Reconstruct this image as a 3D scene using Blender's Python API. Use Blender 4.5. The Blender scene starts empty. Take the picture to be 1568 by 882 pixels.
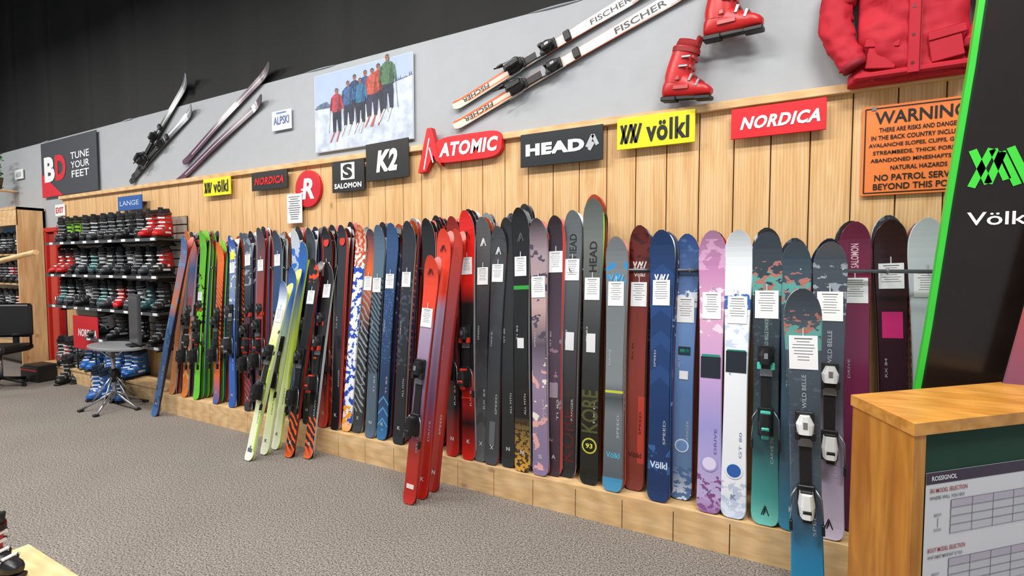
import bpy, math, random
from mathutils import Vector, Matrix, Euler, noise
random.seed(7)
sc = bpy.context.scene
sc.view_settings.view_transform = 'Standard'

# ------------------------------------------------------------------ camera
F = 760.0
CAM = Vector((0, -3.4, 1.6))
ROT = Euler((math.radians(90) - math.atan(36 / F), 0, math.atan2(F, 1421.0)), 'XYZ')
cd = bpy.data.cameras.new('camera'); cam = bpy.data.objects.new('camera', cd)
sc.collection.objects.link(cam); cam.location = CAM; cam.rotation_euler = ROT
cd.sensor_width = 36; cd.lens = F / 1568 * 36; cd.clip_start = 0.02
sc.camera = cam
RM = ROT.to_matrix()
# survey helpers: photo measurement -> real point on a known wall / floor plane
def ray(px, py): return RM @ Vector(((px - 784) / F, (441 - py) / F, -1))
def on_y(px, py, y):
    d = ray(px, py); return CAM + d * ((y - CAM.y) / d.y)
def on_z(px, py, z):
    d = ray(px, py); return CAM + d * ((z - CAM.z) / d.z)

# ------------------------------------------------------------------ materials
def lin(h):
    h = h.lstrip('#'); o = []
    for i in (0, 2, 4):
        c = int(h[i:i + 2], 16) / 255
        o.append(c / 12.92 if c <= .04045 else ((c + .055) / 1.055) ** 2.4)
    return (*o, 1)
_mc = {}
def mat(hexc, rough=.4, metal=0, var=.08, emit=0, nscale=9):
    k = (hexc, rough, metal, var, emit, nscale)
    if k in _mc: return _mc[k]
    m = bpy.data.materials.new('paint_' + hexc.strip('#')); m.use_nodes = True
    nt = m.node_tree; b = nt.nodes['Principled BSDF']
    b.inputs['Roughness'].default_value = rough; b.inputs['Metallic'].default_value = metal
    c = lin(hexc)
    tc = nt.nodes.new('ShaderNodeTexCoord'); n = nt.nodes.new('ShaderNodeTexNoise'); n.inputs['Scale'].default_value = nscale
    r = nt.nodes.new('ShaderNodeValToRGB')
    if nscale > 9: r.color_ramp.elements[0].position = .35; r.color_ramp.elements[1].position = .65
    r.color_ramp.elements[0].color = tuple(x * (1 - var) for x in c[:3]) + (1,)
    r.color_ramp.elements[1].color = tuple(min(1, x * (1 + var)) for x in c[:3]) + (1,)
    nt.links.new(tc.outputs['Object'], n.inputs['Vector']); nt.links.new(n.outputs['Fac'], r.inputs['Fac'])
    nt.links.new(r.outputs['Color'], b.inputs['Base Color'])
    if emit:
        b.inputs['Emission Color'].default_value = c; b.inputs['Emission Strength'].default_value = emit
    _mc[k] = m; return m

def wood(name, c1, c2, sc3=(14, 14, 1.2), rough=.5, knots=True):
    m = bpy.data.materials.new(name); m.use_nodes = True; nt = m.node_tree; b = nt.nodes['Principled BSDF']
    b.inputs['Roughness'].default_value = rough
    g = nt.nodes.new('ShaderNodeNewGeometry'); mp = nt.nodes.new('ShaderNodeMapping'); mp.inputs['Scale'].default_value = sc3
    n = nt.nodes.new('ShaderNodeTexNoise'); n.inputs['Scale'].default_value = 1.6; n.inputs['Detail'].default_value = 8
    n.inputs['Distortion'].default_value = .9
    r = nt.nodes.new('ShaderNodeValToRGB'); e = r.color_ramp.elements
    e[0].position = .32; e[0].color = lin(c2); e[1].position = .62; e[1].color = lin(c1)
    nt.links.new(g.outputs['Position'], mp.inputs['Vector']); nt.links.new(mp.outputs['Vector'], n.inputs['Vector'])
    nt.links.new(n.outputs['Fac'], r.inputs['Fac'])
    w = nt.nodes.new('ShaderNodeTexWave'); w.inputs['Scale'].default_value = 1.3; w.inputs['Distortion'].default_value = 9
    w.inputs['Detail'].default_value = 3; w.inputs['Detail Scale'].default_value = .6
    nt.links.new(mp.outputs['Vector'], w.inputs['Vector'])
    mx = nt.nodes.new('ShaderNodeMix'); mx.data_type = 'RGBA'; mx.blend_type = 'MULTIPLY'
    mr = nt.nodes.new('ShaderNodeMapRange'); mr.inputs['To Min'].default_value = .84; mr.inputs['To Max'].default_value = 1.0
    nt.links.new(w.outputs['Fac'], mr.inputs['Value'])
    mx.inputs[0].default_value = 1
    nt.links.new(r.outputs['Color'], mx.inputs[6]); nt.links.new(mr.outputs['Result'], mx.inputs[7])
    cur = mx.outputs[2]
    if knots:     # sparse knots
        mp2 = nt.nodes.new('ShaderNodeMapping'); mp2.inputs['Scale'].default_value = tuple(s ** .25 * 1.6 for s in sc3)
        nt.links.new(g.outputs['Position'], mp2.inputs['Vector'])
        v = nt.nodes.new('ShaderNodeTexVoronoi'); v.inputs['Scale'].default_value = 1.3; nt.links.new(mp2.outputs[0], v.inputs['Vector'])
        kr = nt.nodes.new('ShaderNodeMapRange'); kr.inputs['From Min'].default_value = .03; kr.inputs['From Max'].default_value = .1
        kr.inputs['To Min'].default_value = .55; kr.inputs['To Max'].default_value = 1.0
        nt.links.new(v.outputs['Distance'], kr.inputs['Value'])
        m2 = nt.nodes.new('ShaderNodeMix'); m2.data_type = 'RGBA'; m2.blend_type = 'MULTIPLY'; m2.inputs[0].default_value = 1
        nt.links.new(cur, m2.inputs[6]); nt.links.new(kr.outputs['Result'], m2.inputs[7]); cur = m2.outputs[2]
    nt.links.new(cur, b.inputs['Base Color'])
    return m
W_PANEL = wood('pine_panel', '#e9c08c', '#d6a66c')
W_TRIM = wood('pine_trim', '#e9c392', '#d6a86c', (1.2, 14, 14), knots=False)
W_PLAT = wood('pine_platform', '#e9c696', '#d8ae78', (1.5, 12, 12))
W_COUNT = wood('oak_counter', '#cc8a36', '#ab6a20', (10, 10, 1.5), .35, knots=False)
W_COUNTT = wood('oak_counter_top', '#d89a48', '#c0802e', (1.5, 12, 12), .35, knots=False)

def carpet():
    m = bpy.data.materials.new('carpet_speckled'); m.use_nodes = True; nt = m.node_tree; b = nt.nodes['Principled BSDF']
    b.inputs['Roughness'].default_value = .95
    g = nt.nodes.new('ShaderNodeNewGeometry')
    n = nt.nodes.new('ShaderNodeTexNoise'); n.inputs['Scale'].default_value = 110; n.inputs['Detail'].default_value = 3
    n2 = nt.nodes.new('ShaderNodeTexNoise'); n2.inputs['Scale'].default_value = 1.5
    r = nt.nodes.new('ShaderNodeValToRGB'); e = r.color_ramp.elements
    e[0].position = .36; e[0].color = lin('#4c4743'); e[1].position = .64; e[1].color = lin('#a09890')
    nt.links.new(g.outputs['Position'], n.inputs['Vector']); nt.links.new(g.outputs['Position'], n2.inputs['Vector'])
    nt.links.new(n.outputs['Fac'], r.inputs['Fac'])
    mr = nt.nodes.new('ShaderNodeMapRange'); mr.inputs['To Min'].default_value = .85; mr.inputs['To Max'].default_value = 1.1
    nt.links.new(n2.outputs['Fac'], mr.inputs['Value'])
    mx = nt.nodes.new('ShaderNodeMix'); mx.data_type = 'RGBA'; mx.blend_type = 'MULTIPLY'; mx.inputs[0].default_value = 1
    nt.links.new(r.outputs['Color'], mx.inputs[6]); nt.links.new(mr.outputs['Result'], mx.inputs[7])
    nt.links.new(mx.outputs[2], b.inputs['Base Color'])
    bp = nt.nodes.new('ShaderNodeBump'); bp.inputs['Strength'].default_value = .4; bp.inputs['Distance'].default_value = .01
    nt.links.new(n.outputs['Fac'], bp.inputs['Height']); nt.links.new(bp.outputs['Normal'], b.inputs['Normal'])
    return m

def ski_mat(stops, pats=(), rough=.22, const=False):
    m = bpy.data.materials.new('ski_topsheet'); m.use_nodes = True; nt = m.node_tree; N = nt.nodes; Lk = nt.links
    b = N['Principled BSDF']; b.inputs['Roughness'].default_value = rough
    b.inputs['Coat Weight'].default_value = .35; b.inputs['Coat Roughness'].default_value = .08
    uv = N.new('ShaderNodeUVMap'); uv.uv_map = 'UVMap'
    sp = N.new('ShaderNodeSeparateXYZ'); Lk.new(uv.outputs['UV'], sp.inputs[0])
    r = N.new('ShaderNodeValToRGB'); cr = r.color_ramp
    if const: cr.interpolation = 'CONSTANT'
    stops = sorted(stops)
    cr.elements[0].position = stops[0][0]; cr.elements[0].color = lin(stops[0][1])
    cr.elements[1].position = 1; cr.elements[1].color = lin(stops[-1][1])
    for p, c in stops[1:-1] if stops[-1][0] >= .999 else stops[1:]:
        e = cr.elements.new(p); e.color = lin(c)
    Lk.new(sp.outputs['Y'], r.inputs['Fac'])
    cur = r.outputs['Color']
    def math_(op, a, bb=None):
        n = N.new('ShaderNodeMath'); n.operation = op
        for i, v in enumerate((a, bb)):
            if v is None: continue
            if isinstance(v, (int, float)): n.inputs[i].default_value = v
            else: Lk.new(v, n.inputs[i])
        return n.outputs[0]
    for kind, v0, v1, col, scale, thr in pats:
        mask = math_('MULTIPLY', math_('GREATER_THAN', sp.outputs['Y'], v0), math_('LESS_THAN', sp.outputs['Y'], v1))
        mp = N.new('ShaderNodeMapping'); mp.inputs['Scale'].default_value = (.13, 1.75, 1); Lk.new(uv.outputs['UV'], mp.inputs['Vector'])
        mp.inputs['Location'].default_value = (random.random() * 5, random.random() * 5, 0)
        if kind == 'noise':
            n = N.new('ShaderNodeTexNoise'); n.inputs['Scale'].default_value = scale; n.inputs['Detail'].default_value = 4
            Lk.new(mp.outputs[0], n.inputs['Vector']); pm = math_('GREATER_THAN', n.outputs['Fac'], thr)
        elif kind == 'vor':
            n = N.new('ShaderNodeTexVoronoi'); n.inputs['Scale'].default_value = scale
            Lk.new(mp.outputs[0], n.inputs['Vector']); pm = math_('LESS_THAN', n.outputs['Distance'], thr)
        elif kind == 'wave':
            n = N.new('ShaderNodeTexWave'); n.inputs['Scale'].default_value = scale; n.inputs['Distortion'].default_value = 4
            n.wave_type = 'BANDS'; n.bands_direction = 'DIAGONAL'
            Lk.new(mp.outputs[0], n.inputs['Vector']); pm = math_('GREATER_THAN', n.outputs['Fac'], thr)
        elif kind == 'mtn':
            n = N.new('ShaderNodeTexNoise'); n.inputs['Scale'].default_value = scale; n.inputs['Detail'].default_value = 6
            Lk.new(mp.outputs[0], n.inputs['Vector'])
            t = math_('DIVIDE', math_('SUBTRACT', sp.outputs['Y'], v0), v1 - v0)
            pm = math_('GREATER_THAN', math_('ADD', n.outputs['Fac'], thr), t)
            pm = math_('MULTIPLY', pm, math_('GREATER_THAN', n.outputs['Fac'], .42))
        elif kind == 'stripe':
            pm = math_('MULTIPLY', math_('GREATER_THAN', sp.outputs['X'], scale), math_('LESS_THAN', sp.outputs['X'], thr))
        elif kind == 'chev':      # chevron bands
            t = math_('ADD', sp.outputs['Y'], math_('MULTIPLY', math_('ABSOLUTE', math_('SUBTRACT', sp.outputs['X'], .5)), .08))
            pm = math_('GREATER_THAN', math_('FRACT', math_('MULTIPLY', t, scale)), thr)
        elif kind == 'solid':
            pm = None
        if pm is not None: mask = math_('MULTIPLY', mask, pm)
        mx = N.new('ShaderNodeMix'); mx.data_type = 'RGBA'; Lk.new(mask, mx.inputs[0]); Lk.new(cur, mx.inputs[6])
        mx.inputs[7].default_value = lin(col); cur = mx.outputs[2]
    Lk.new(cur, b.inputs['Base Color'])
    return m

# ------------------------------------------------------------------ mesh builder
_tc = {}
def text_geo(s, bold=0.0, shear=0.0):
    k = (s, bold, shear)
    if k in _tc: return _tc[k]
    c = bpy.data.curves.new('t', 'FONT'); c.body = s; c.offset = bold; c.shear = shear; c.resolution_u = 3
    if bold > .025: c.space_character = 1.1
    o = bpy.data.objects.new('t', c); sc.collection.objects.link(o)
    dg = bpy.context.evaluated_depsgraph_get(); dg.update()
    me = bpy.data.meshes.new_from_object(o.evaluated_get(dg))
    vs = [v.co.copy() for v in me.vertices]; fs = [tuple(p.vertices) for p in me.polygons]
    bpy.data.objects.remove(o); bpy.data.curves.remove(c); bpy.data.meshes.remove(me)
    x0 = min(v.x for v in vs); x1 = max(v.x for v in vs); y0 = min(v.y for v in vs); y1 = max(v.y for v in vs)
    vs = [((v.x - x0) / (x1 - x0) - .5, (v.y - y0) / (y1 - y0) - .5) for v in vs]
    _tc[k] = (vs, fs); return _tc[k]

class MB:
    def __init__(s): s.v = []; s.f = []; s.m = []; s.sm = []; s.uv = {}; s.mats = []; s.M = Matrix()
    def mi(s, m):
        if m not in s.mats: s.mats.append(m)
        return s.mats.index(m)
    def av(s, p, uv=None):
        s.v.append(s.M @ Vector(p))
        if uv: s.uv[len(s.v) - 1] = uv
        return len(s.v) - 1
    def af(s, idx, m, smooth=False):
        s.f.append(tuple(idx)); s.m.append(s.mi(m)); s.sm.append(smooth)
    def box(s, c, d, m, taper=1.0, R=None, bev=0.0):
        c = Vector(c); hx, hy, hz = d[0] / 2, d[1] / 2, d[2] / 2
        if bev > 0:
            rings = []
            for z, k in ((-hz, bev), (-hz + bev, 0), (hz - bev, 0), (hz, bev)):
                tt = 1 + (taper - 1) * (z + hz) / (2 * hz); ax = (hx - k) * tt; ay = (hy - k) * tt; b2 = bev * .9
                r = [(ax - b2, ay), (-ax + b2, ay), (-ax, ay - b2), (-ax, -ay + b2), (-ax + b2, -ay), (ax - b2, -ay), (ax, -ay + b2), (ax, ay - b2)]
                pts = [Vector((a, b, z)) for a, b in r]
                rings.append([c + (R @ p if R else p) for p in pts])
            s.loft(rings, m, smooth=False); return
        pts = []
        for z in (-hz, hz):
            t = taper if z > 0 else 1
            for x, y in ((-hx, -hy), (hx, -hy), (hx, hy), (-hx, hy)):
                p = Vector((x * t, y * t, z)); pts.append(s.av(c + (R @ p if R else p)))
        for q in ((0, 3, 2, 1), (4, 5, 6, 7), (0, 1, 5, 4), (1, 2, 6, 5), (2, 3, 7, 6), (3, 0, 4, 7)):
            s.af([pts[i] for i in q], m)
    def loft(s, rings, m, smooth=True, caps=True, capm=None):
        ids = [[s.av(p) for p in r] for r in rings]; n = len(rings[0])
        for a, b in zip(ids, ids[1:]):
            for i in range(n):
                j = (i + 1) % n; s.af((a[i], a[j], b[j], b[i]), m, smooth)
        if caps:
            s.af(list(reversed(ids[0])), capm or m); s.af(ids[-1], capm or m)
    def tube(s, pts, r, m, n=8):
        pts = [Vector(p) for p in pts]; rings = []
        rr = r if isinstance(r, (list, tuple)) else [r] * len(pts)
        for i, p in enumerate(pts):
            d = (pts[min(i + 1, len(pts) - 1)] - pts[max(i - 1, 0)]).normalized()
            u = d.cross(Vector((0, 0, 1)))
            if u.length < .05: u = d.cross(Vector((1, 0, 0)))
            u.normalize(); w = d.cross(u)
            rings.append([p + (u * math.cos(2 * math.pi * k / n) + w * math.sin(2 * math.pi * k / n)) * rr[i] for k in range(n)])
        s.loft(rings, m)
    def poly(s, pts, m, ext=None):
        a = [s.av(p) for p in pts]
        if ext is None: s.af(a, m); return
        e = Vector(ext); b = [s.av(Vector(p) + e) for p in pts]; n = len(pts)
        s.af(a, m); s.af(list(reversed(b)), m)
        for i in range(n):
            j = (i + 1) % n; s.af((a[j], a[i], b[i], b[j]), m)
    def text(s, t, c, w, h, m, xa=(1, 0, 0), ya=(0, 0, 1), bold=0.0, shear=0.0, yf=None):
        vs, fs = text_geo(t, bold, shear); c = Vector(c); xa = Vector(xa); ya = Vector(ya); ids = []
        for x, y in vs:
            p = c + xa * (x * w) + ya * (y * h)
            if yf: p.y = yf(p.z)
            ids.append(s.av(p))
        for f in fs: s.af([ids[i] for i in f], m)
    def strokes(s, segs, c, w, h, t, m, xa=(1, 0, 0), ya=(0, 0, 1)):
        c = Vector(c); xa = Vector(xa); ya = Vector(ya)
        for (x0, y0, x1, y1) in segs:
            a = Vector(((x0 - .5) * w, (y0 - .5) * h)); b = Vector(((x1 - .5) * w, (y1 - .5) * h))
            d = (b - a).normalized(); n = Vector((-d.y, d.x)) * t / 2
            q = [a + n, b + n, b - n, a - n]
            s.af([s.av(c + xa * p.x + ya * p.y) for p in q], m)
    def disc(s, c, rx, rz, m, n=28, a0=0):
        c = Vector(c); s.af([s.av(c + Vector((math.cos(a0 + 2 * math.pi * i / n) * rx, 0, math.sin(a0 + 2 * math.pi * i / n) * rz))) for i in range(n)], m)
    def build(s, name, data_only=False, keep_origin=False):
        me = bpy.data.meshes.new(name)
        if keep_origin or data_only: c = Vector((0, 0, 0))
        else:
            xs = [v.x for v in s.v]; ys = [v.y for v in s.v]; zs = [v.z for v in s.v]
            c = Vector(((min(xs) + max(xs)) / 2, (min(ys) + max(ys)) / 2, min(zs)))
        me.from_pydata([tuple(v - c) for v in s.v], [], s.f)
        for m in s.mats: me.materials.append(m)
        me.polygons.foreach_set('material_index', s.m); me.polygons.foreach_set('use_smooth', s.sm)
        if s.uv:
            ul = me.uv_layers.new(name='UVMap')
            for l in me.loops:
                if l.vertex_index in s.uv: ul.data[l.index].uv = s.uv[l.vertex_index]
        me.update()
        if data_only: return me
        o = bpy.data.objects.new(name, me); o.location = c; sc.collection.objects.link(o); return o

BLK = mat('#151517', .45); DK = mat('#26272b', .45); WHT = mat('#eceef0', .5, var=.03); SIL = mat('#b9bcc0', .25, .9)
STEEL = mat('#8b8e92', .35, .7); RED = mat('#d5161f', .35); LTG = mat('#b7bbc0', .5); INK = mat('#5a5d62', .7)

# ------------------------------------------------------------------ room shell
PL_Y, PL_Z = -0.49, 0.2           # platform front / height
WOOD_TOP = 2.57; WHITE_TOP = 3.47
mb = MB(); mb.box((-5.2, -3.6, -.05), (16, 8, .1), carpet()); mb.build('floor')
wallp = mat('#a9adb2', .75, var=.05)
mb = MB(); mb.box((-5.2, .06, WHITE_TOP / 2), (16, .1, WHITE_TOP), wallp); mb.build('wall_back')
mb = MB(); bm_ = mat('#050608', .75, var=.3)
x = -13.2; pts = []
while x < 2.8:
    pts.append(x); x += .06
top = []; bot = []
for x in pts:
    yy = .03 + .025 * math.sin(x * 5.3) + .02 * math.sin(x * 2.1 + 1) + (.03 if (x % 1.22) < .07 else 0)
    bot.append(mb.av((x, yy, WHITE_TOP))); top.append(mb.av((x, yy + .02, 6.4)))
for i in range(len(pts) - 1): mb.af((bot[i], bot[i + 1], top[i + 1], top[i]), bm_, True)
mb.build('wall_back_insulation')
mb = MB(); mb.box((-5.2, -3.6, 6.45), (16, 8, .1), mat('#08090b', .8)); mb.build('ceiling')
mb = MB(); mb.box((-13.25, -3.6, 3.2), (.1, 8, 6.4), wallp); mb.build('wall_left')
mb = MB()
for k in range(6): mb.box((-12 + k * 2.2, -2.6, 6.2), (.12, 5.2, .25), mat('#0b0c0e', .7))
mb.build('ceiling_joists')
mb = MB(); x = -9.32
gap = mat('#7c5630', .8)
mb.box((-3.8, -.003, WOOD_TOP / 2), (11.1, .014, WOOD_TOP - .01), gap)
while x < 1.75:
    mb.box((x + .1, -.018, WOOD_TOP / 2), (.194, .018, WOOD_TOP), W_PANEL); x += .2015
mb.build('wall_back_pine_panelling')
mb = MB(); mb.box((-3.8, -.032, WOOD_TOP + .005), (11.1, .065, .05), W_TRIM, bev=.004); mb.build('trim_1')
mb = MB()
PX0 = -5.9
mb.box(((PX0 + 1.9) / 2, (PL_Y - .035) / 2, PL_Z - .0125), (1.9 - PX0, -PL_Y - .037, .025), W_PLAT)
x = PX0
while x < 1.88:
    w = min(.3, 1.9 - x); mb.box((x + w / 2, PL_Y + .009, (PL_Z - .025) / 2), (w - .005, .018, PL_Z - .026), W_PLAT); x += .3
mb.box(((PX0 + 1.9) / 2, PL_Y / 2 - .01, .08), (1.86 - PX0, .42, .15), gap)
mb.build('ski_display_platform')
mb = MB(); P2 = -9.35
mb.box(((P2 - 6.05) / 2, -.197, PL_Z - .0125), (-6.05 - P2, .325, .025), W_PLAT)
x = P2
while x < -6.06:
    w = min(.3, -6.05 - x); mb.box((x + w / 2, -.34, .087), (w - .005, .018, .174), W_PLAT); x += .3
mb.box(((P2 - 6.05) / 2, -.19, .08), (-6.1 - P2, .28, .15), gap)
mb.build('boot_display_platform')

# ------------------------------------------------------------------ skis
def wprof(v, s, L, w, tail=.88, rt=.15, rb=.055):
    waist = w * .8
    if v > .45: ww = waist + (w - waist) * min(1, ((v - .45) / .43)) ** 1.8
    else: ww = waist + (w * tail - waist) * min(1, (.45 - v) / .42) ** 1.8
    if s > L - rt: ww *= max(0.03, 1 - ((s - (L - rt)) / rt) ** 2.3) ** .5
    if s < rb: ww *= .45 + .55 * (1 - (1 - s / rb) ** 2) ** .5
    return ww
def yc(v, up): return -up * max(0, (v - .86) / .14) ** 2 - up * .3 * max(0, (.06 - v) / .06) ** 2
def thick(v): return .007 + .014 * max(0, 1 - abs(v - .47) / .47)
def ski_body(mb, L, w, top, side, base, up=.05, mirror=False, rt=.15, dy=0, x0=0, L0=0):
    st = [0, .006, .015, .03, .055, .09] + [L * k / 14 for k in range(2, 12)] + [L - .25, L - .2, L - .15, L - .12, L - .09, L - .06, L - .04, L - .022, L - .01, L - .003, L]
    sg = -1 if mirror else 1; prev = None
    for s in st:
        v = s / L; h = wprof(v, s, L, w, rt=rt) / 2; c = yc(v, up); t = thick(v)
        row = []
        for xx, y in ((-h, c), (-h, c - t * .55), (-h * .93, c - t), (h * .93, c - t), (h, c - t * .55), (h, c)):
            row.append(mb.av((x0 + xx, dy + sg * y, L0 + s), (xx / w + .5, v)))
        if prev:
            for i in range(6):
                j = (i + 1) % 6
                m = top if i == 2 else (base if i == 5 else (top if i in (1, 3) else side))
                mb.af((prev[i], prev[j], row[j], row[i]), m)
        else: mb.af(list(reversed(row)), side)
        prev = row
    mb.af(prev, side)
def binding(mb, st, sh, c1, c2, k=1.0, thk=.02):
    y = -thk
    mb.box((0, y - .006, (st + sh) / 2), (.05, .012, abs(st - sh) + .12), BLK)
    mb.box((0, y - .014, st), (.078, .018, .13), BLK, bev=.004)
    mb.loft([[Vector((a * f, y - .018 - d, st + z)) for a, z in ((-.033, -.035), (.033, -.035), (.038, .01), (.02, .05), (-.02, .05), (-.038, .01))] for d, f in ((0, 1), (.025, .98), (.045, .75), (.052, .4))], c1, smooth=False)
    for sx in (-1, 1):
        mb.box((sx * .032, y - .035, st - .045), (.022, .03, .04), c2, bev=.004)
    mb.box((0, y - .071, st + .01), (.018, .004, .03), SIL)
    mb.box((0, y - .016, st - .075), (.06, .012, .05), STEEL)
    mb.box((0, y - .014, sh), (.074, .02, .15), BLK, bev=.004)
    mb.loft([[Vector((a * f, y - .02 - d, sh + z)) for a, z in ((-.03, -.06), (.03, -.06), (.036, -.01), (.028, .05), (-.028, .05), (-.036, -.01))] for d, f in ((0, 1), (.035, .95), (.065, .7), (.075, .4))], c1, smooth=False)
    mb.box((0, y - .075, sh - .05), (.036, .02, .075), c2, R=Matrix.Rotation(.5, 3, 'X'), bev=.004)
    mb.box((0, y - .05, sh + .052), (.05, .03, .02), c2, bev=.003)
    for sx in (-1, 1):
        mb.tube([(sx * .04, y - .02, sh + .06), (sx * .062, y - .03, sh + .02), (sx * .066, y - .028, sh - .1)], .0045, STEEL, 6)
        mb.box((sx * .066, y - .028, sh - .12), (.014, .022, .05), BLK, bev=.003)
def tag(mb, s, y, w=.1, h=.17, m=None, x=0, lines=True):
    h = h * .9
    mb.box((x, y - .004, s), (w, .002, h), m or WHT)
    mb.box((x, y - .003, s + h / 2 + .015), (.006, .002, .04), LTG)
    if lines:
        rr = random.Random(int(s * 9999))
        for i in range(7):
            ww = w * rr.uniform(.4, .78); z = s + h * (.32 - i * .09)
            mb.box((x, y - .0055, z), (ww, .0006, h * .016), INK)
        mb.box((x, y - .0055, s + h * .41), (w * .62, .0006, h * .03), INK)
POOL = [ski_mat([(0, a), (.5, b), (1, c)], p) for a, b, c, p in (
    ('#202227', '#2b2e35', '#3c4048', [('noise', .5, 1, '#6a7078', 16, .6)]), ('#23344f', '#1c2430', '#4c5a70', [('chev', .6, .95, '#8a9ab4', 14, .8)]), ('#7c1c1a', '#1e1c1f', '#2b2b2e', [('stripe', 0, 1, '#a83024', .8, 1)]),
    ('#4a4f57', '#35383e', '#8a8f96', ()), ('#1d2a48', '#2f5490', '#1b2030', [('noise', .3, .9, '#7aa0d8', 14, .62)]), ('#2b2233', '#44324a', '#22202a', [('noise', .6, 1, '#9a7aa4', 18, .6)]),
    ('#8c8f92', '#3a3d40', '#2a2c2e', [('stripe', 0, 1, '#c0c4c8', .1, .2)]), ('#a03818', '#221f20', '#a8421c', [('wave', .3, .8, '#d0602a', 12, .7)]))]
POOLR = [ski_mat([(0, '#8e1c16'), (.3, '#1c1a1c'), (1, '#1a1a1d')], [('stripe', 0, 1, '#a82a20', .1, .2)]), ski_mat([(0, '#c33a1a'), (.4, '#26191a'), (1, '#33191a')], [('chev', .1, .4, '#e0512a', 18, .7)]), ski_mat([(0, '#1b1b1e'), (.5, '#a82a18'), (1, '#1b1b1e')])]
SIDES = [mat('#17181a', .4), mat('#b6b9bc', .35), mat('#a02a1e', .4), mat('#1f4a86', .4)]
BASE = mat('#1c1d20', .3); BASES = [BASE, mat('#b53022', .35), mat('#c8ccd0', .35), mat('#d7e63a', .35), mat('#2a66b8', .35)]

def frame(B, T):
    z = T - B; L = z.length; z = z.normalized(); y0 = Vector((0, 1, 0)); y = (y0 - z * z.y).normalized(); x = y.cross(z)
    M = Matrix(((x.x, y.x, z.x, B.x), (x.y, y.y, z.y, B.y), (x.z, y.z, z.z, B.z), (0, 0, 0, 1))); return M, L
BB = (BLK, DK); BW = (mat('#e6e8ea', .35), BLK); BR = (BLK, mat('#c8321c', .4)); BT = (BLK, mat('#4fc7b4', .4)); BG = (DK, mat('#9a9da0', .4))
NAMES = ['CARVE 78', 'ALL MTN', 'RX 84', 'DRIVE', 'TI 82', 'SPEED', 'RANGER', 'GT 80']
def K(bx, by, tx, ty, w, stops, pats=(), zone='p', n=0, tg=None, bind=None, texts=(), side=None, base=None, pool=None, lean=.17, const=False, up=.045, rearmat=None, tagsz=(.1, .17), extra=None, step=.05, rb=0, deco='#b4b8bc'):
    z0 = PL_Z if zone == 'p' else 0
    w *= 1.04
    B = on_z(bx, by, z0)
    if zone == 'p' and B.y < PL_Y + .035: B = Vector((B.x, PL_Y + .035, z0))
    if zone == 'f' and B.y > PL_Y - .04: B.y = PL_Y - .04
    yT = min(B.y + (lean if zone == 'p' else lean + .16), -.1)
    T = on_y(tx, ty, yT)
    B = B + Vector((0, 0, .004))
    M, L = frame(B, T)
    mb = MB(); mb.M = M
    tm = ski_mat(stops, pats, const=const)
    sd = side or random.choice(SIDES[:2]); bs = base or random.choice(BASES[:3])
    ski_body(mb, L, w, tm, sd, bs, up)
    ski_body(mb, L, w, tm, sd, bs, up, mirror=True, dy=.003)
    fr = lambda py: (by - py) / (by - ty)
    if bind:
        st = fr(bind[0]) * L; sh = fr(bind[1]) * L
        if st - sh < .3: m_ = (st + sh) / 2; st = m_ + .16; sh = m_ - .16
        binding(mb, st, sh, bind[2], bind[3], thk=.018)
    if tg:
        s = fr(tg) * L; v = s / L; tag(mb, s, yc(v, up) - thick(v), *tagsz)
    yf = lambda z: yc(z / L, up) - thick(z / L) - .0018
    for t, py, tw, th, col, vert in texts:
        s = fr(py) * L
        if vert: mb.text(t, (0, 0, s), tw, th, mat(col, .4), xa=(0, 0, 1), ya=(-1, 0, 0), bold=.015, yf=yf)
        else: mb.text(t, (0, 0, s), tw, th, mat(col, .4), bold=.015, yf=yf)
    if deco:
        dm = mat(deco, .4); rr = random.Random(bx * 7 + by)
        mb.text(rr.choice(NAMES), (w * .2, 0, L * .25), .14, .014, dm, xa=(0, 0, 1), ya=(-1, 0, 0), yf=yf)
        if not bind: mb.text(rr.choice(NAMES), (-w * .2, 0, L * .52), .1, .011, dm, xa=(0, 0, 1), ya=(-1, 0, 0), yf=yf)
        if not texts: mb.text(rr.choice(['A', 'N', 'S', 'K', 'X']), (0, 0, L * .07), .028, .026, dm, bold=.03, yf=yf)
    if extra: extra(mb, L, fr, up)
    o = mb.build('ski_pair')
    for k in range(n):
        dyb = step * (k + 1); y1 = B.y + dyb; y2 = T.y + dyb * .72
        if y2 > -.085: y2 = -.085
        if y1 > -.1: break
        mb = MB(); dL = random.uniform(-.07, .04)
        B2 = Vector((B.x + random.uniform(-.012, .012), y1, B.z)); T2 = Vector((T.x + random.uniform(-.015, .02), y2, T.z + dL))
        mb.M, L2 = frame(B2, T2)
        rm = random.choice(pool or POOL) if not (rearmat and k < 1) else tm
        s2 = random.choice(SIDES); b2 = random.choice(BASES[:3]); w2 = w * random.uniform(.92, 1.03)
        ski_body(mb, L2, w2, rm, s2, b2, .03); ski_body(mb, L2, w2, rm, s2, b2, .025, mirror=True, dy=.003)
        if k < rb: binding(mb, L2 * .55, L2 * .36, *random.choice((BB, BG, BR)))
        mb.build('ski_pair')
    return o
def vlogo(py, wd, col):
    def f(mb, L, fr, up):
        s = fr(py) * L; v = s / L
        mb.strokes([(0, 1, .25, 0), (.25, 0, .5, 1), (.5, 1, .75, 0), (.75, 0, 1, 1), (.0, 0, .25, 1), (.5, 0, .75, 1)], (0, yc(v, up) - thick(v) - .0035, s), wd, wd * .8, wd * .1, mat(col, .4))
    return f
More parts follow.
